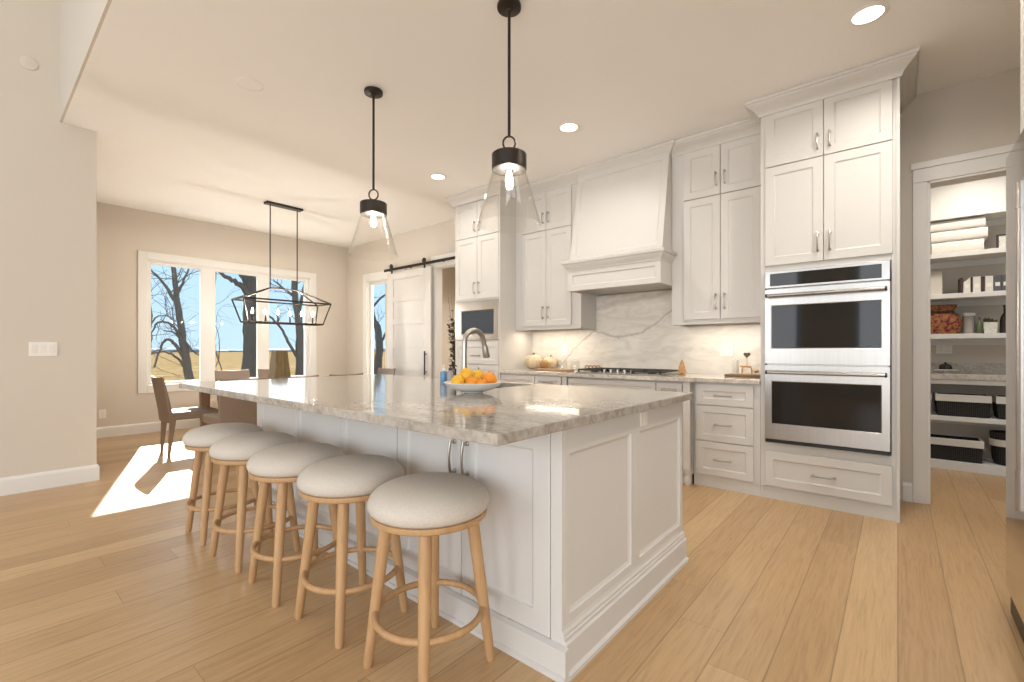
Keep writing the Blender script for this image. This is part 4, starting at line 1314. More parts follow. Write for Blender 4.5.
# ------------------------------------------------------------------ linear chandelier
def chandelier():
    cx, cy = -6.25, 2.70
    r = thing('linear_chandelier', 'dark open cage linear chandelier hanging over the dining table', 'chandelier', (cx, cy, H))
    MB().box(cx - 0.055, cx + 0.055, cy - 0.235, cy + 0.235, H - 0.028, H - 0.001).build('ceiling_plate', M['bronze'], r, bevel=0.004)
    for s_ in (-1, 1):
        MB().tube([(cx, cy + s_ * 0.175, H - 0.025), (cx, cy + s_ * 0.175, 1.955)], 0.0075, 8).build('rod', M['bronze'], r, smooth=True)
    zb, zs, za = 1.500, 1.785, 1.955
    B = [(cx - 0.11, cy - 0.485, zb), (cx + 0.11, cy - 0.485, zb), (cx + 0.11, cy + 0.485, zb), (cx - 0.11, cy + 0.485, zb)]
    S = [(cx - 0.19, cy - 0.56, zs), (cx + 0.19, cy - 0.56, zs), (cx + 0.19, cy + 0.56, zs), (cx - 0.19, cy + 0.56, zs)]
    A = [(cx, cy - 0.175, za), (cx, cy + 0.175, za)]
    e = MB()
    def bar(p, q):
        e.tube([p, q], 0.0105, 4)
    for i in range(4):
        bar(B[i], B[(i + 1) % 4])
        bar(S[i], S[(i + 1) % 4])
        bar(B[i], S[i])
    bar(A[0], A[1])
    bar(A[0], S[0]); bar(A[0], S[1]); bar(A[1], S[2]); bar(A[1], S[3])
    e.build('cage', M['bronze'], r)
    MB().box(cx - 0.012, cx + 0.012, cy - 0.53, cy + 0.485, zb - 0.006, zb + 0.006).build('candle_bar', M['bronze'], r)
    for i in range(6):
        y = cy - 0.39 + i * 0.156
        c = MB().lathe([(0.012, zb + 0.006), (0.018, zb + 0.012), (0.0115, zb + 0.016), (0.0115, zb + 0.115), (0.004, zb + 0.116)], (cx, y, 0), 12).build('candle_sleeve', M['bronze'], r, smooth=True)
        MB().lathe([(0.005, zb + 0.115), (0.009, zb + 0.130), (0.009, zb + 0.142), (0.0035, zb + 0.165), (0.001, zb + 0.170)], (cx, y, 0), 12).build('bulb', M['candle_bulb'], c, smooth=True)
chandelier()
# ------------------------------------------------------------------ ceiling fittings
def downlight(x, y, label):
    r = thing('recessed_light', label, 'ceiling light', (x, y, H), 0, 'recessed ceiling lights')
    MB().lathe([(0.072, H - 0.0005), (0.094, H - 0.0005), (0.096, H - 0.004), (0.090, H - 0.007), (0.074, H - 0.008)], (x, y, 0), 32, cap=False).build('trim_ring', M['plastic'], r, smooth=True)
    MB().lathe([(0.002, H - 0.005), (0.074, H - 0.005), (0.074, H - 0.001)], (x, y, 0), 32, cap=False).build('lens', M['downlight'], r, smooth=True)
for (x, y), lab in zip(DOWN, ('recessed ceiling light nearest the oven tower', 'recessed ceiling light in front of the range hood', 'recessed ceiling light in front of the microwave tower')):
    downlight(x, y, lab)
def disc_fit(name, label, cat, c, axis, rad, t):
    if axis == 'z':
        prof = [(0.003, c[2] - t), (rad * 0.82, c[2] - t), (rad * 0.97, c[2] - t * 0.7), (rad, c[2] - 0.0005), (0.003, c[2] - 0.0005)]
        o = MB().lathe(prof, (c[0], c[1], 0), 28).build(name, M['ceiling'], smooth=True)
    else:
        prof = [(0.003, c[0] + t), (rad * 0.82, c[0] + t), (rad * 0.97, c[0] + t * 0.7), (rad, c[0] + 0.0005), (0.003, c[0] + 0.0005)]
        o = MB().lathe(prof, (0, c[1], c[2]), 28, axis='x').build(name, M['wall'], smooth=True)
    tag(o, label, cat)
disc_fit('ceiling_speaker', 'faint round cover on the ceiling left of the pendants', 'cover', (-3.58, 1.307, H), 'z', 0.09, 0.004)
disc_fit('smoke_detector', 'small white smoke detector on the ceiling over the dining room', 'smoke detector', (-6.09, 4.18, H), 'z', 0.06, 0.03)
disc_fit('wall_cover', 'faint round cover high on the left wall', 'cover', (-5.4, 0.311, 3.48), 'x', 0.055, 0.008)

# ------------------------------------------------------------------ switches and outlets
def plate(name, label, cat, c, N, w, h, gangs, kind):
    N = Vector(N)
    r = thing(name, label, cat, c)
    U = Vector((1, 0, 0)) if abs(N.y) > 0.5 else Vector((0, 1, 0))
    V = Vector((0, 0, 1))
    c = Vector(c)
    def bx(mb, u0, u1, v0, v1, w0, w1):
        ps = [c + U * u + V * v + N * w_ for w_ in (w0, w1) for u, v in ((u0, v0), (u1, v0), (u1, v1), (u0, v1))]
        mb.hexa(ps)
        return mb
    bx(MB(), -w / 2, w / 2, -h / 2, h / 2, 0.0003, 0.006).build('cover_plate', M['plastic'], r, bevel=0.0018)
    for g in range(gangs):
        u = (g - (gangs - 1) / 2) * (w / gangs * 0.92)
        if kind == 'switch':
            bx(MB(), u - 0.0165, u + 0.0165, -0.034, 0.034, 0.006, 0.0095).build('rocker', M['linenwhite'], r, bevel=0.0015)
        else:
            mb = MB()
            bx(mb, u - 0.015, u + 0.015, 0.005, 0.033, 0.006, 0.008)
            bx(mb, u - 0.015, u + 0.015, -0.033, -0.005, 0.006, 0.008)
            mb.build('receptacle', M['linenwhite'], r, bevel=0.001)
plate('light_switch', 'three gang white light switch plate on the left wall', 'light switch', (-5.4, 0.392, 1.155), (1, 0, 0), 0.165, 0.115, 3, 'switch')
plate('outlet', 'white wall outlet low on the dining wall by the corner', 'outlet', (-7.95, 1.12, 0.31), (1, 0, 0), 0.072, 0.115, 1, 'outlet')
plate('outlet', 'white outlet on the backsplash above the glass jars', 'outlet', (-3.04, 4.584, 1.14), (0, -1, 0), 0.078, 0.118, 1, 'outlet')
plate('outlet', 'double white outlet on the backsplash above the candle', 'outlet', (-1.225, 4.584, 1.145), (0, -1, 0), 0.118, 0.118, 2, 'outlet')
plate('outlet', 'white double outlet on the pantry wall above its counter', 'outlet', (0.36, 6.38, 1.16), (0, -1, 0), 0.118, 0.10, 2, 'outlet')

# ------------------------------------------------------------------ sliding barn door
def barn_door():
    x0, x1, z0, z1, yb = -6.56, -5.43, 0.015, 2.425, 4.555
    r = thing('sliding_barn_door', 'white paneled sliding barn door hanging from a black rail', 'door', ((x0 + x1) / 2, yb, 0))
    d = MB()
    n = 6
    t = 0.035
    st_, top, rail = 0.17, 0.12, 0.10
    ph = (z1 - z0 - top - 0.15 - rail * (n - 1)) / n
    d.box(x0, x0 + st_, yb - t, yb, z0, z1).box(x1 - st_, x1, yb - t, yb, z0, z1)
    d.box(x0 + st_, x1 - st_, yb - t, yb, z1 - top, z1).box(x0 + st_, x1 - st_, yb - t, yb, z0, z0 + 0.15)
    z = z0 + 0.15
    for i in range(n):
        d.box(x0 + st_, x1 - st_, yb - t + 0.012, yb - 0.004, z, z + ph)
        z += ph
        if i < n - 1:
            d.box(x0 + st_, x1 - st_, yb - t, yb, z, z + rail)
            z += rail
    d.build('door_panel', M['cabinet'], r, bevel=0.003)
    h = MB()
    hx = -5.53
    h.box(hx - 0.009, hx + 0.009, yb - t - 0.045, yb - t - 0.030, 0.76, 1.13)
    for hz in (0.81, 1.08):
        h.box(hx - 0.007, hx + 0.007, yb - t - 0.032, yb - t, hz - 0.007, hz + 0.007)
    h.build('handle', M['bronze'], r, bevel=0.002)
    for wx in (-6.42, -5.57):
        w = MB()
        w.box(wx - 0.02, wx + 0.02, yb - t - 0.006, yb - t, z1 - 0.015, z1 + 0.07)
        w.lathe([(0.004, yb - t - 0.020), (0.042, yb - t - 0.020), (0.042, yb - t - 0.006), (0.004, yb - t - 0.006)], (wx, 0, z1 + 0.10), 20, axis='y')
        w.build('roller', M['bronze'], r)
    k = thing('barn_door_rail', 'black metal rail mounted above the sliding door', 'rail', (-5.4, yb, 2.46))
    MB().box(-6.62, -4.33, yb - t - 0.018, yb - t - 0.008, 2.455, 2.497).build('rail_bar', M['bronze'], k, bevel=0.001)
    s_ = MB()
    for sx in (-6.55, -6.0, -5.2, -4.6):
        s_.tube([(sx, yb - t - 0.010, 2.476), (sx, YW + 0.001, 2.476)], 0.010, 8)
    s_.build('standoff', M['bronze'], k)
barn_door()

def hall_plant():
    px, py = -5.50, 5.12
    r = thing('potted_plant', 'tall dark leaved plant in the hallway beyond the sliding door', 'plant', (px, py, 0))
    MB().lathe([(0.10, 0.0), (0.13, 0.02), (0.165, 0.40), (0.172, 0.42), (0.150, 0.42), (0.145, 0.38), (0.004, 0.38)], (px, py, 0), 24).build('pot', M['pot'], r, smooth=True)
    rnd = random.Random(5)
    tw = MB()
    lf = MB()
    for i in range(12):
        a = rnd.uniform(0, 2 * PI)
        hgt = rnd.uniform(1.35, 1.75) if i > 2 else rnd.uniform(1.9, 2.05)
        sp = rnd.uniform(0.03, 0.16)
        pts = [Vector((px + math.cos(a) * sp * t ** 1.5, py + math.sin(a) * sp * t ** 1.5, 0.38 + (hgt - 0.38) * t)) for t in (0, 0.3, 0.6, 0.8, 1.0)]
        tw.tube(pts, [0.008, 0.007, 0.005, 0.004, 0.0025], 5)
        for k in range(60 if i > 2 else 22):
            t = rnd.uniform(0.15, 0.98)
            j = min(3, int(t * 4))
            p = pts[0].lerp(pts[-1], t)
            d = Vector((rnd.uniform(-1, 1), rnd.uniform(-1, 1), rnd.uniform(-0.3, 0.8))).normalized()
            L = rnd.uniform(0.06, 0.11) if p.z < 1.65 else 0.035
            s_ = d.cross(Vector((0, 0, 1))).normalized() * L * 0.32
            up = Vector((0, 0, 1)) * L * 0.08
            v = [lf.bm.verts.new(q) for q in (p, p + d * L * 0.5 + s_ + up, p + d * L, p + d * L * 0.5 - s_ + up)]
            lf.bm.faces.new((v[0], v[1], v[2]))
            lf.bm.faces.new((v[0], v[2], v[3]))
    tw.build('stem', M['twig'], r)
    lf.build('foliage', M['leaf'], r)
hall_plant()

# ------------------------------------------------------------------ dining set
def make_chair():
    """faces +Y, origin at floor under the seat centre"""
    r = thing('dining_chair', 'taupe dining chair at the near head of the table, in the sun patch', 'chair', (0, 0, 0), 0, 'dining chairs')
    s = MB()
    s.hexa([(-0.20, -0.22, 0.385), (0.20, -0.22, 0.385), (0.225, 0.24, 0.385), (-0.225, 0.24, 0.385), (-0.20, -0.22, 0.47), (0.20, -0.22, 0.47), (0.225, 0.24, 0.475), (-0.225, 0.24, 0.475)])
    s.build('seat', M['leather'], r, bevel=0.022, local=True, seg=3, smooth=True)
    rr = []
    for t in (0, 0.25, 0.5, 0.75, 1.0):
        z = 0.36 + t * 0.49
        yy = -0.225 - 0.075 * t ** 1.3
        hw = 0.20 + 0.022 * math.sin(t * PI * 0.6)
        th = 0.045 - 0.02 * t
        ring = []
        for u in (-1, -0.5, 0, 0.5, 1):
            ring.append((u * hw, yy - 0.020 * (1 - u * u), z + (0.012 * (u * u) if t == 1 else 0)))
        for u in (1, 0.5, 0, -0.5, -1):
            ring.append((u * hw, yy + th - 0.020 * (1 - u * u), z + (0.012 * (u * u) if t == 1 else 0)))
        rr.append(ring)
    MB().rings(rr).build('backrest', M['leather'], r, bevel=0.008, smooth=True, local=True)
    for sx, sy, spl in ((-1, -1, 0.03), (1, -1, 0.03), (-1, 1, 0.015), (1, 1, 0.015)):
        t0 = (sx * 0.165, sy * 0.185, 0.39)
        b0 = (sx * (0.165 - 0.02), sy * 0.185 + sy * spl, 0.0)
        mb = MB()
        a, b = 0.026, 0.012
        mb.hexa([(b0[0] - b, b0[1] - b, 0), (b0[0] + b, b0[1] - b, 0), (b0[0] + b, b0[1] + b, 0), (b0[0] - b, b0[1] + b, 0),
                 (t0[0] - a, t0[1] - a, t0[2]), (t0[0] + a, t0[1] - a, t0[2]), (t0[0] + a, t0[1] + a, t0[2]), (t0[0] - a, t0[1] + a, t0[2])])
        mb.build('leg', M['leather'], r, bevel=0.004, local=True)
    return r
ch = make_chair()
ch.location = (-6.15, 1.60, 0)
CH = [((-5.36, 1.80), PI / 2, 'taupe dining chair on the kitchen side of the table, nearest the sun patch'),
      ((-5.36, 2.36), PI / 2, 'taupe dining chair in the middle of the kitchen side of the table'),
      ((-5.36, 2.93), PI / 2, 'taupe dining chair on the kitchen side of the table, toward the sliding door'),
      ((-6.98, 2.42), -PI / 2, 'taupe dining chair under the middle window pane'),
      ((-6.98, 2.98), -PI / 2, 'taupe dining chair under the right window pane'),
      ((-6.15, 3.95), PI, 'taupe dining chair at the far head of the table, by the narrow window')]
for (x, y), a, lab in CH:
    dup(ch, (x, y, 0), a, lab)

def dining_table():
    cx, cy = -6.17, 2.72
    r = thing('dining_table', 'brown wood dining table beyond the island', 'table', (cx, cy, 0))
    MB().box(cx - 0.50, cx + 0.50, cy - 1.02, cy + 1.02, 0.705, 0.745).build('table_top', M['table'], r, bevel=0.006)
    MB().box(cx - 0.40, cx + 0.40, cy - 0.86, cy + 0.86, 0.645, 0.7045).build('apron', M['table'], r, bevel=0.003)
    for sx in (-1, 1):
        for sy in (-1, 1):
            x, y = cx + sx * 0.40, cy + sy * 0.84
            a, b = 0.050, 0.036
            MB().hexa([(x - b, y - b, 0), (x + b, y - b, 0), (x + b, y + b, 0), (x - b, y + b, 0), (x - a, y - a, 0.705), (x + a, y - a, 0.705), (x + a, y + a, 0.705), (x - a, y + a, 0.705)]).build('leg', M['table'], r, bevel=0.004)
    k = thing('tapered_vase', 'tapered olive brown vase standing on the dining table', 'vase', (-6.15, 2.60, 0.745))
    mb = MB()
    rr = []
    for z, w in ((0.7455, 0.104), (0.755, 0.106), (1.135, 0.072), (1.142, 0.073), (1.142, 0.062), (1.09, 0.060), (1.09, 0.01)):
        rr.append([(-6.15 + sx * w, 2.60 + sy * w, z) for sx, sy in ((-1, -1), (1, -1), (1, 1), (-1, 1))])
    mb.rings(rr)
    mb.build('vase_body', M['vase'], k, bevel=0.006)
dining_table()

# ------------------------------------------------------------------ things on the back counter
ZC = 0.9155
def gourd(label, x, y, rx, rz, mat, seed):
    r = thing('gourd', label, 'gourd', (x, y, ZC), 0, 'cream gourds on the counter')
    def df(q, a):
        return (1 + 0.05 * math.cos(a * 9)) * (1 - 0.10 * abs(q.z) ** 6)
    MB().sphere((x, y, ZC + rz * 0.95), rx, rx, rz, 54, 14, df).build('rind', M[mat], r, smooth=True)
    MB().tube([(x, y, ZC + rz * 1.78), (x + 0.005, y, ZC + rz * 2.0), (x + 0.018, y, ZC + rz * 2.12)], [0.011, 0.008, 0.007], 8).build('stem', M['twig'], r, smooth=True)
gourd('large cream gourd at the left end of the back counter', -3.35, 4.37, 0.108, 0.092, 'gourd', 1)
gourd('second cream gourd behind the small wicker ball', -3.17, 4.47, 0.085, 0.08, 'gourd', 2)
o = MB().sphere((-3.15, 4.325, ZC + 0.058), 0.058, 0.058, 0.058, 24, 16).build('wicker_ball', M['tan'], smooth=True)
tag(o, 'small tan wicker ball in front of the cream gourds', 'ball')
o = MB().box(-3.16, -2.72, 4.14, 4.30, ZC, ZC + 0.018).build('cutting_board', M['board'], bevel=0.005)
tag(o, 'brown wooden cutting board left of the cooktop', 'cutting board')
def jar(label, x, y, rad, h):
    r = thing('glass_jar', label, 'jar', (x, y, ZC), 0, 'glass jars on the back counter')
    MB().lathe([(rad * 0.3, ZC), (rad, ZC + 0.002), (rad, ZC + h * 0.9), (rad * 0.9, ZC + h), (rad * 0.86, ZC + h), (rad * 0.94, ZC + h * 0.88), (rad * 0.94, ZC + 0.008), (rad * 0.3, ZC + 0.006)], (x, y, 0), 24).build('jar_body', M['jarglass'], r, smooth=True)
    MB().lathe([(0.003, ZC + h), (rad * 0.95, ZC + h), (rad * 0.95, ZC + h + 0.010), (0.014, ZC + h + 0.014), (0.012, ZC + h + 0.026), (0.003, ZC + h + 0.028)], (x, y, 0), 24).build('lid', M['jarglass'], r, smooth=True)
jar('glass jar nearer the gourds on the back counter', -2.99, 4.46, 0.055, 0.10)
jar('glass jar nearer the cooktop on the back counter', -2.83, 4.48, 0.055, 0.10)
def rings_trivet():
    r = thing('ring_ornament', 'row of small brown wooden rings behind the cooktop', 'ornament', (-2.62, 4.52, ZC))
    MB().box(-2.73, -2.53, 4.505, 4.540, ZC, ZC + 0.012).build('base', M['darkboard'], r, bevel=0.002)
    for i in range(4):
        x = -2.70 + i * 0.048
        k = 16
        pts = [(x + 0.022 * math.cos(2 * PI * j / k), 4.522, ZC + 0.034 + 0.022 * math.sin(2 * PI * j / k)) for j in range(k)]
        MB().tube(pts, 0.0065, 7, close=True).build('ring', M['board'], r, smooth=True)
rings_trivet()
def wood_tree():
    x, y = -1.515, 4.22
    r = thing('wooden_tree', 'small amber wooden tree ornament right of the cooktop', 'ornament', (x, y, ZC))
    MB().lathe([(0.030, ZC), (0.030, ZC + 0.010), (0.012, ZC + 0.012), (0.012, ZC + 0.022), (0.003, ZC + 0.023)], (x, y, 0), 18).build('base', M['amber'], r, smooth=True)
    MB().lathe([(0.010, ZC + 0.022), (0.040, ZC + 0.024), (0.041, ZC + 0.028), (0.028, ZC + 0.066), (0.033, ZC + 0.068), (0.018, ZC + 0.102), (0.022, ZC + 0.104), (0.005, ZC + 0.140), (0.001, ZC + 0.143)], (x, y, 0), 20).build('tree_body', M['amber'], r, smooth=True)
wood_tree()
o = MB().box(-1.165, -0.885, 4.27, 4.44, ZC, ZC + 0.020).build('serving_board', M['darkboard'], bevel=0.005)
tag(o, 'dark walnut serving board beside the oven tower', 'serving board')
def candle():
    x, y = -1.095, 4.36
    zb = ZC + 0.0205
    r = thing('candle', 'white pillar candle on the walnut board', 'candle', (x, y, zb))
    MB().lathe([(0.022, zb), (0.0235, zb + 0.003), (0.0235, zb + 0.120), (0.020, zb + 0.123), (0.004, zb + 0.119)], (x, y, 0), 24).build('wax', M['candle'], r, smooth=True)
    MB().tube([(x, y, zb + 0.117), (x + 0.001, y, zb + 0.132)], 0.0015, 6).build('wick', M['black'], r)
candle()
def decor():
    x, y = -1.005, 4.37
    zb = ZC + 0.0205
    r = thing('heart_ornament', 'brass stand ornament with a small dark heart on the walnut board', 'ornament', (x, y, zb))
    mb = MB()
    for s_ in (-1, 1):
        mb.tube([(x + s_ * 0.04, y, zb), (x + s_ * 0.036, y, zb + 0.045), (x + s_ * 0.03, y, zb + 0.062), (x, y, zb + 0.066)], 0.006, 8)
    mb.box(x - 0.05, x + 0.05, y - 0.014, y + 0.014, zb, zb + 0.006)
    mb.tube([(x - 0.055, y, zb + 0.066), (x + 0.03, y, zb + 0.066)], 0.007, 8)
    mb.build('stand', M['brass'], r, smooth=True)
    MB().tube([(x, y, zb + 0.066), (x, y, zb + 0.150)], 0.0025, 6).build('rod', M['brass'], r)
    poly = []
    for i in range(28):
        t = 2 * PI * i / 28
        hx = 16 * math.sin(t) ** 3
        hz = 13 * math.cos(t) - 5 * math.cos(2 * t) - 2 * math.cos(3 * t) - math.cos(4 * t)
        poly.append((x + hx * 0.0017, zb + 0.168 + hz * 0.0017))
    MB().rings([[(a, y - 0.006, b) for a, b in poly], [(a, y + 0.006, b) for a, b in poly]]).build('heart', M['twig'], r)
    g = thing('glass_dish', 'small clear glass dish at the right end of the walnut board', 'dish', (-0.925, 4.35, zb))
    MB().lathe([(0.012, zb), (0.020, zb + 0.004), (0.032, zb + 0.030), (0.034, zb + 0.034), (0.030, zb + 0.032), (0.018, zb + 0.008), (0.004, zb + 0.006)], (-0.925, 4.35, 0), 20).build('dish_body', M['jarglass'], g, smooth=True)
    MB().sphere((-0.925, 4.35, zb + 0.030), 0.022, 0.022, 0.014, 14, 8).build('dish_filling', M['amber'], g, smooth=True)
decor()

# ------------------------------------------------------------------ pantry
def pantry():
    yb = 6.379
    yf = 6.05
    Z = [('shelf', 2.405, 2.45), ('shelf', 2.035, 2.08), ('shelf', 1.642, 1.688), ('shelf', 1.255, 1.302), ('shelf', 0.467, 0.511)]
    names = ['white pantry shelf at the very top of the pantry', 'white pantry shelf carrying the folded linens', 'white pantry shelf carrying the binders', 'white pantry shelf carrying the red patterned bag', 'white pantry shelf carrying the long upper baskets']
    for (n, a, b), lab in zip(Z, names):
        r = thing('pantry_shelf', lab, 'shelf', (0.75, yb, a), 0, 'pantry shelves')
        MB().box(-0.399, 1.899, yf, yb, a, b).build('shelf_board', M['trim'], r, bevel=0.002)
        MB().box(-0.399, 1.899, yb - 0.018, yb, a - 0.06, a).build('cleat', M['trim'], r)
    r = thing('pantry_counter', 'pantry counter with a low backsplash above the baskets', 'counter', (0.75, yb, 0.85))
    MB().box(-0.399, 1.899, 6.03, yb, 0.865, 0.918).build('counter_top', M['counter_back'], r, bevel=0.003)
    MB().box(-0.399, 1.899, yb - 0.02, yb, 0.918, 1.02).build('upstand', M['counter_back'], r)
    MB().box(-0.399, 1.899, 6.045, yb, 0.82, 0.864).build('apron', M['trim'], r)
    r = thing('pantry_plinth', 'low white plinth at the pantry floor under the lowest baskets', 'plinth', (0.75, yb, 0.0))
    MB().box(-0.399, 1.899, yf, yb, 0.0, 0.084).build('plinth_body', M['trim'], r, bevel=0.002)
    tb = thing('long_storage_box', 'long plain white box filling the top pantry shelf', 'box', (0.6, 6.2, 2.45))
    MB().box(-0.25, 1.55, 6.06, 6.36, 2.4505, 2.86).build('box_body', M['trim'], tb, bevel=0.003)
    MB().box(-0.255, 1.555, 6.055, 6.365, 2.8605, 2.90).build('lid', M['trim'], tb, bevel=0.003)
    # folded linens
    x0 = 0.18
    rows = [(2.0805, 0.112, 0.255, 0.615, 'bottom white folded linen of the pantry stack'), (2.1930, 0.105, 0.250, 0.640, 'middle white folded linen of the pantry stack'), (2.2985, 0.102, 0.22, 0.625, 'top white folded linen of the pantry stack')]
    for z, h, a, b, lab in rows:
        rr = []
        for x in (a, (a + b) / 2, b):
            ring = []
            for i in range(20):
                t = 2 * PI * i / 20
                c_, s_ = math.cos(t), math.sin(t)
                ring.append((x, 6.21 + 0.125 * math.copysign(abs(c_) ** 0.25, c_), z + h / 2 + h / 2 * math.copysign(abs(s_) ** 0.35, s_)))
            rr.append(ring)
        o = MB().rings(rr).build('folded_linen', M['linenwhite'], smooth=True)
        tag(o, lab, 'linen', 'folded linens on the pantry shelf')
    f = thing('picture_frame', 'small dark framed picture standing right of the folded linens', 'picture frame', (0.745, 6.2, 2.08))
    MB().box(0.705, 0.80, 6.19, 6.205, 2.0805, 2.225).build('frame', M['darkbinder'], f, bevel=0.003)
    MB().box(0.722, 0.783, 6.188, 6.190, 2.10, 2.207).build('picture', M['floralbox'], f)
    # binders
    bx = 0.455
    zb = 1.6885
    spec = [('darkbinder', 0.022, 'dark binder at the left end of the pantry row'), ('lightbinder', 0.048, 'cream binder with slanted top edge in the pantry row'), ('darkbinder', 0.012, 'thin dark binder between the two left cream ones'), ('lightbinder', 0.052, 'second cream binder in the pantry row'),
            ('darkbinder', 0.024, 'dark binder between the second and third cream ones'), ('lightbinder', 0.052, 'third cream binder in the pantry row'), ('greybinder', 0.05, 'slate grey binder beside the third cream one'), ('greybinder', 0.05, 'rightmost slate grey binder in the pantry row')]
    for i, (m_, w, lab) in enumerate(spec):
        h = 0.150 if i != 1 else 0.148
        r = thing('binder', lab, 'binder', (bx + w / 2, 6.2, zb), 0, 'binders on the pantry shelf')
        mb = MB()
        if i == 1:
            mb.hexa([(bx, 6.12, zb), (bx + w, 6.12, zb), (bx + w, 6.30, zb), (bx, 6.30, zb), (bx, 6.12, zb + 0.10), (bx + w, 6.12, zb + h), (bx + w, 6.30, zb + h), (bx, 6.30, zb + 0.10)])
        else:
            mb.box(bx, bx + w, 6.12, 6.30, zb, zb + h)
        mb.build('binder_cover', M[m_], r, bevel=0.002)
        if w > 0.04:
            MB().box(bx + 0.010, bx + w - 0.010, 6.1185, 6.120, zb + 0.05, zb + 0.085).build('spine_label', M['linenwhite'] if m_ == 'greybinder' else M['candle'], r)
        bx += w + 0.0025
    t = thing('tall_box', 'plain cream box at the left of the binder shelf', 'box', (0.27, 6.25, zb))
    MB().box(0.20, 0.335, 6.16, 6.34, zb, zb + 0.235).build('carton', M['wall'], t, bevel=0.002)
    # red bag shelf
    zb = 1.3025
    r = thing('patterned_bag', 'red and gold patterned fabric bag on the pantry shelf', 'bag', (0.32, 6.2, zb))
    rr = []
    for z, w, d in ((0, 0.13, 0.09), (0.04, 0.145, 0.10), (0.13, 0.145, 0.10), (0.19, 0.125, 0.085), (0.215, 0.085, 0.05), (0.24, 0.105, 0.055), (0.285, 0.12, 0.05), (0.29, 0.11, 0.03)):
        ring = []
        for i in range(28):
            t_ = 2 * PI * i / 28
            k = 1 + 0.05 * math.sin(5 * t_ + z * 20)
            ring.append((0.325 + w * k * math.copysign(abs(math.cos(t_)) ** 0.7, math.cos(t_)), 6.2 + d * k * math.copysign(abs(math.sin(t_)) ** 0.7, math.sin(t_)), zb + z))
        rr.append(ring)
    MB().rings(rr).build('bag_body', M['bag'], r, smooth=True)
    tie = [(0.325 + 0.093 * math.cos(2 * PI * k / 24), 6.2 + 0.057 * math.sin(2 * PI * k / 24), zb + 0.216) for k in range(24)]
    MB().tube(tie, 0.009, 8, close=True).build('tie', M['darkbinder'], r, smooth=True)
    j = thing('canister', 'tan canister with white lid right of the red bag', 'canister', (0.522, 6.2, zb))
    MB().lathe([(0.042, zb), (0.044, zb + 0.004), (0.044, zb + 0.165), (0.038, zb + 0.172), (0.004, zb + 0.172)], (0.522, 6.2, 0), 24).build('canister_body', M['pot'], j, smooth=True)
    MB().lathe([(0.004, zb + 0.172), (0.047, zb + 0.172), (0.047, zb + 0.196), (0.043, zb + 0.199), (0.004, zb + 0.199)], (0.522, 6.2, 0), 24).build('lid', M['plastic'], j, smooth=True)
    g = MB().lathe([(0.020, zb), (0.023, zb + 0.004), (0.023, zb + 0.085), (0.010, zb + 0.115), (0.009, zb + 0.150), (0.011, zb + 0.152), (0.004, zb + 0.155)], (0.592, 6.16, 0), 18).build('glass_bottle', M['greenglass'], smooth=True)
    tag(g, 'small green glass bottle between canister and printed tin', 'bottle')
    k = thing('printed_tin', 'pale printed tin holding a few dark succulents', 'planter', (0.66, 6.2, zb))
    MB().hexa([(0.622, 6.15, zb), (0.705, 6.15, zb), (0.705, 6.25, zb), (0.622, 6.25, zb), (0.614, 6.142, zb + 0.105), (0.713, 6.142, zb + 0.105), (0.713, 6.258, zb + 0.105), (0.614, 6.258, zb + 0.105)]).build('tin', M['floralbox'], k, bevel=0.003)
    lf = MB()
    rnd = random.Random(9)
    for i in range(18):
        p = Vector((rnd.uniform(0.63, 0.70), rnd.uniform(6.16, 6.24), zb + 0.10))
        q = p + Vector((rnd.uniform(-0.02, 0.02), rnd.uniform(-0.02, 0.02), rnd.uniform(0.025, 0.055)))
        lf.tube([p, p.lerp(q, 0.5), q], [0.004, 0.009, 0.001], 6)
    lf.build('succulents', M['leaf'], k, smooth=True)
    b = thing('dark_bottle', 'tall dark brown bottle at the right of the printed tin', 'bottle', (0.765, 6.2, zb))
    MB().lathe([(0.034, zb), (0.037, zb + 0.005), (0.037, zb + 0.13), (0.030, zb + 0.16), (0.013, zb + 0.19), (0.013, zb + 0.235), (0.004, zb + 0.236)], (0.765, 6.2, 0), 24).build('bottle_body', M['darkbottle'], b, smooth=True)
    MB().lathe([(0.015, zb + 0.236), (0.015, zb + 0.262), (0.004, zb + 0.264)], (0.765, 6.2, 0), 16).build('cap', M['black'], b, smooth=True)
    # small scale on counter
    s = thing('cake_stand', 'small footed dish with dark dome on the pantry counter', 'dish', (0.36, 6.2, 0.918))
    MB().lathe([(0.045, 0.9185), (0.048, 0.923), (0.014, 0.930), (0.013, 0.942), (0.085, 0.950), (0.088, 0.956), (0.080, 0.957), (0.004, 0.954)], (0.36, 6.2, 0), 28).build('dish_plate', M['white'], s, smooth=True)
    MB().lathe([(0.048, 0.957), (0.050, 0.975), (0.042, 1.000), (0.024, 1.012), (0.008, 1.016), (0.009, 1.026), (0.002, 1.028)], (0.36, 6.2, 0), 24).build('dome', M['darkbottle'], s, smooth=True)
    # baskets
    def basket(lab, x0, x1, z, h, y0_=6.07, y1_=6.36):
        r = thing('wicker_basket', lab, 'basket', ((x0 + x1) / 2, 6.2, z), 0, 'black baskets in the pantry')
        t_ = 0.012
        e = 0.012
        rr = []
        def rc(i, zz):
            return [(x0 + i, y0_ + i, zz), (x1 - i, y0_ + i, zz), (x1 - i, y1_ - i, zz), (x0 + i, y1_ - i, zz)]
        MB().rings([rc(e, z), rc(0.004, z + h * 0.5), rc(0.0, z + h), rc(t_, z + h), rc(t_ + 0.004, z + 0.02)]).build('basket_body', M['basket'], r, bevel=0.003)
        MB().rings([rc(-0.004, z + h * 0.70), rc(-0.004, z + h + 0.003), rc(t_, z + h + 0.005), rc(t_, z + h * 0.75)]).build('liner', M['basket_liner'], r)
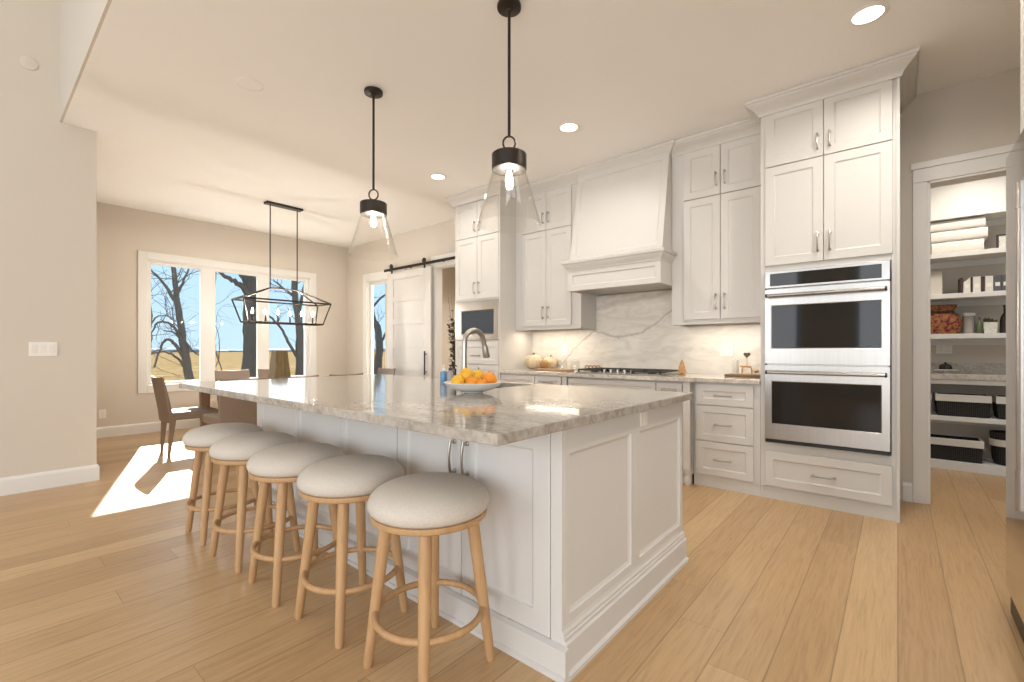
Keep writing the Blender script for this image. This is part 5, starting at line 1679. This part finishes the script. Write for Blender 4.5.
    basket('long black basket with white liner in the middle of the upper basket shelf', 0.285, 0.660, 0.5115, 0.205)
    basket('black basket at the left end of the upper basket shelf', -0.13, 0.250, 0.5115, 0.205)
    basket('black basket at the right end of the upper basket shelf', 0.695, 1.06, 0.5115, 0.205)
    basket('long black basket with white liner standing on the pantry plinth', 0.232, 0.610, 0.0845, 0.205)
    r = thing('round_basket', 'round black basket with a pale lining on the pantry plinth', 'basket', (0.78, 6.2, 0.0845))
    z = 0.0845
    MB().lathe([(0.085, z), (0.105, z + 0.05), (0.118, z + 0.22), (0.120, z + 0.30), (0.112, z + 0.30), (0.108, z + 0.20), (0.09, z + 0.02), (0.004, z + 0.02)], (0.78, 6.2, 0), 28).build('basket_body', M['basket'], r, smooth=True)
    MB().lathe([(0.121, z + 0.175), (0.1235, z + 0.235), (0.114, z + 0.237)], (0.78, 6.2, 0), 28, cap=False).build('liner', M['basket_liner'], r, smooth=True)
pantry()

# ------------------------------------------------------------------ refrigerator at the right edge
def fridge():
    x0 = 0.362
    ya, yb = 2.02, 2.93
    r = thing('refrigerator', 'stainless steel refrigerator at the right edge of the picture', 'refrigerator', (0.75, (ya + yb) / 2, 0))
    MB().box(x0 + 0.04, 1.19, ya, yb, 0.0, 1.99).build('case', M['fridge_steel'], r, bevel=0.003)
    d = MB().box(x0, x0 + 0.039, ya, yb, 0.115, 1.985).build('door', M['fridge_steel'], r, bevel=0.004)
    hx, hy = 0.343, 2.44
    h = MB()
    h.tube([(hx, hy, 0.59), (hx, hy, 1.74)], 0.0165, 16)
    for z in (0.64, 1.70):
        h.tube([(hx, hy, z), (x0, hy, z)], 0.011, 10)
    h.build('handle', M['steel'], d, smooth=True)
    for za_, zb_ in ((0.572, 0.715), (1.66, 1.755)):
        MB().tube([(hx, hy, za_), (hx, hy, zb_)], 0.0195, 16).build('handle_cap', M['steel'], d, smooth=True)
    MB().box(x0 + 0.012, x0 + 0.039, ya + 0.02, yb - 0.02, 0.012, 0.105).build('kick_grille', M['black'], r)
    c = thing('overhead_cabinet', 'white cabinet above the refrigerator', 'cabinet', (0.8, (ya + yb) / 2, 2.06))
    MB().box(0.425, 1.19, ya - 0.02, yb, 2.06, H - 0.002).build('body', M['cabinet'], c, bevel=0.002)
    MB().panel((0.425, ya, 2.07), (0, 1, 0), UZ, (-1, 0, 0), (yb - ya) / 2 - 0.003, 0.94, 0.02, 0.06).build('door', M['cabinet'], c)
    MB().panel((0.425, (ya + yb) / 2 + 0.002, 2.07), (0, 1, 0), UZ, (-1, 0, 0), (yb - ya) / 2 - 0.006, 0.94, 0.02, 0.06).build('door', M['cabinet'], c)
fridge()
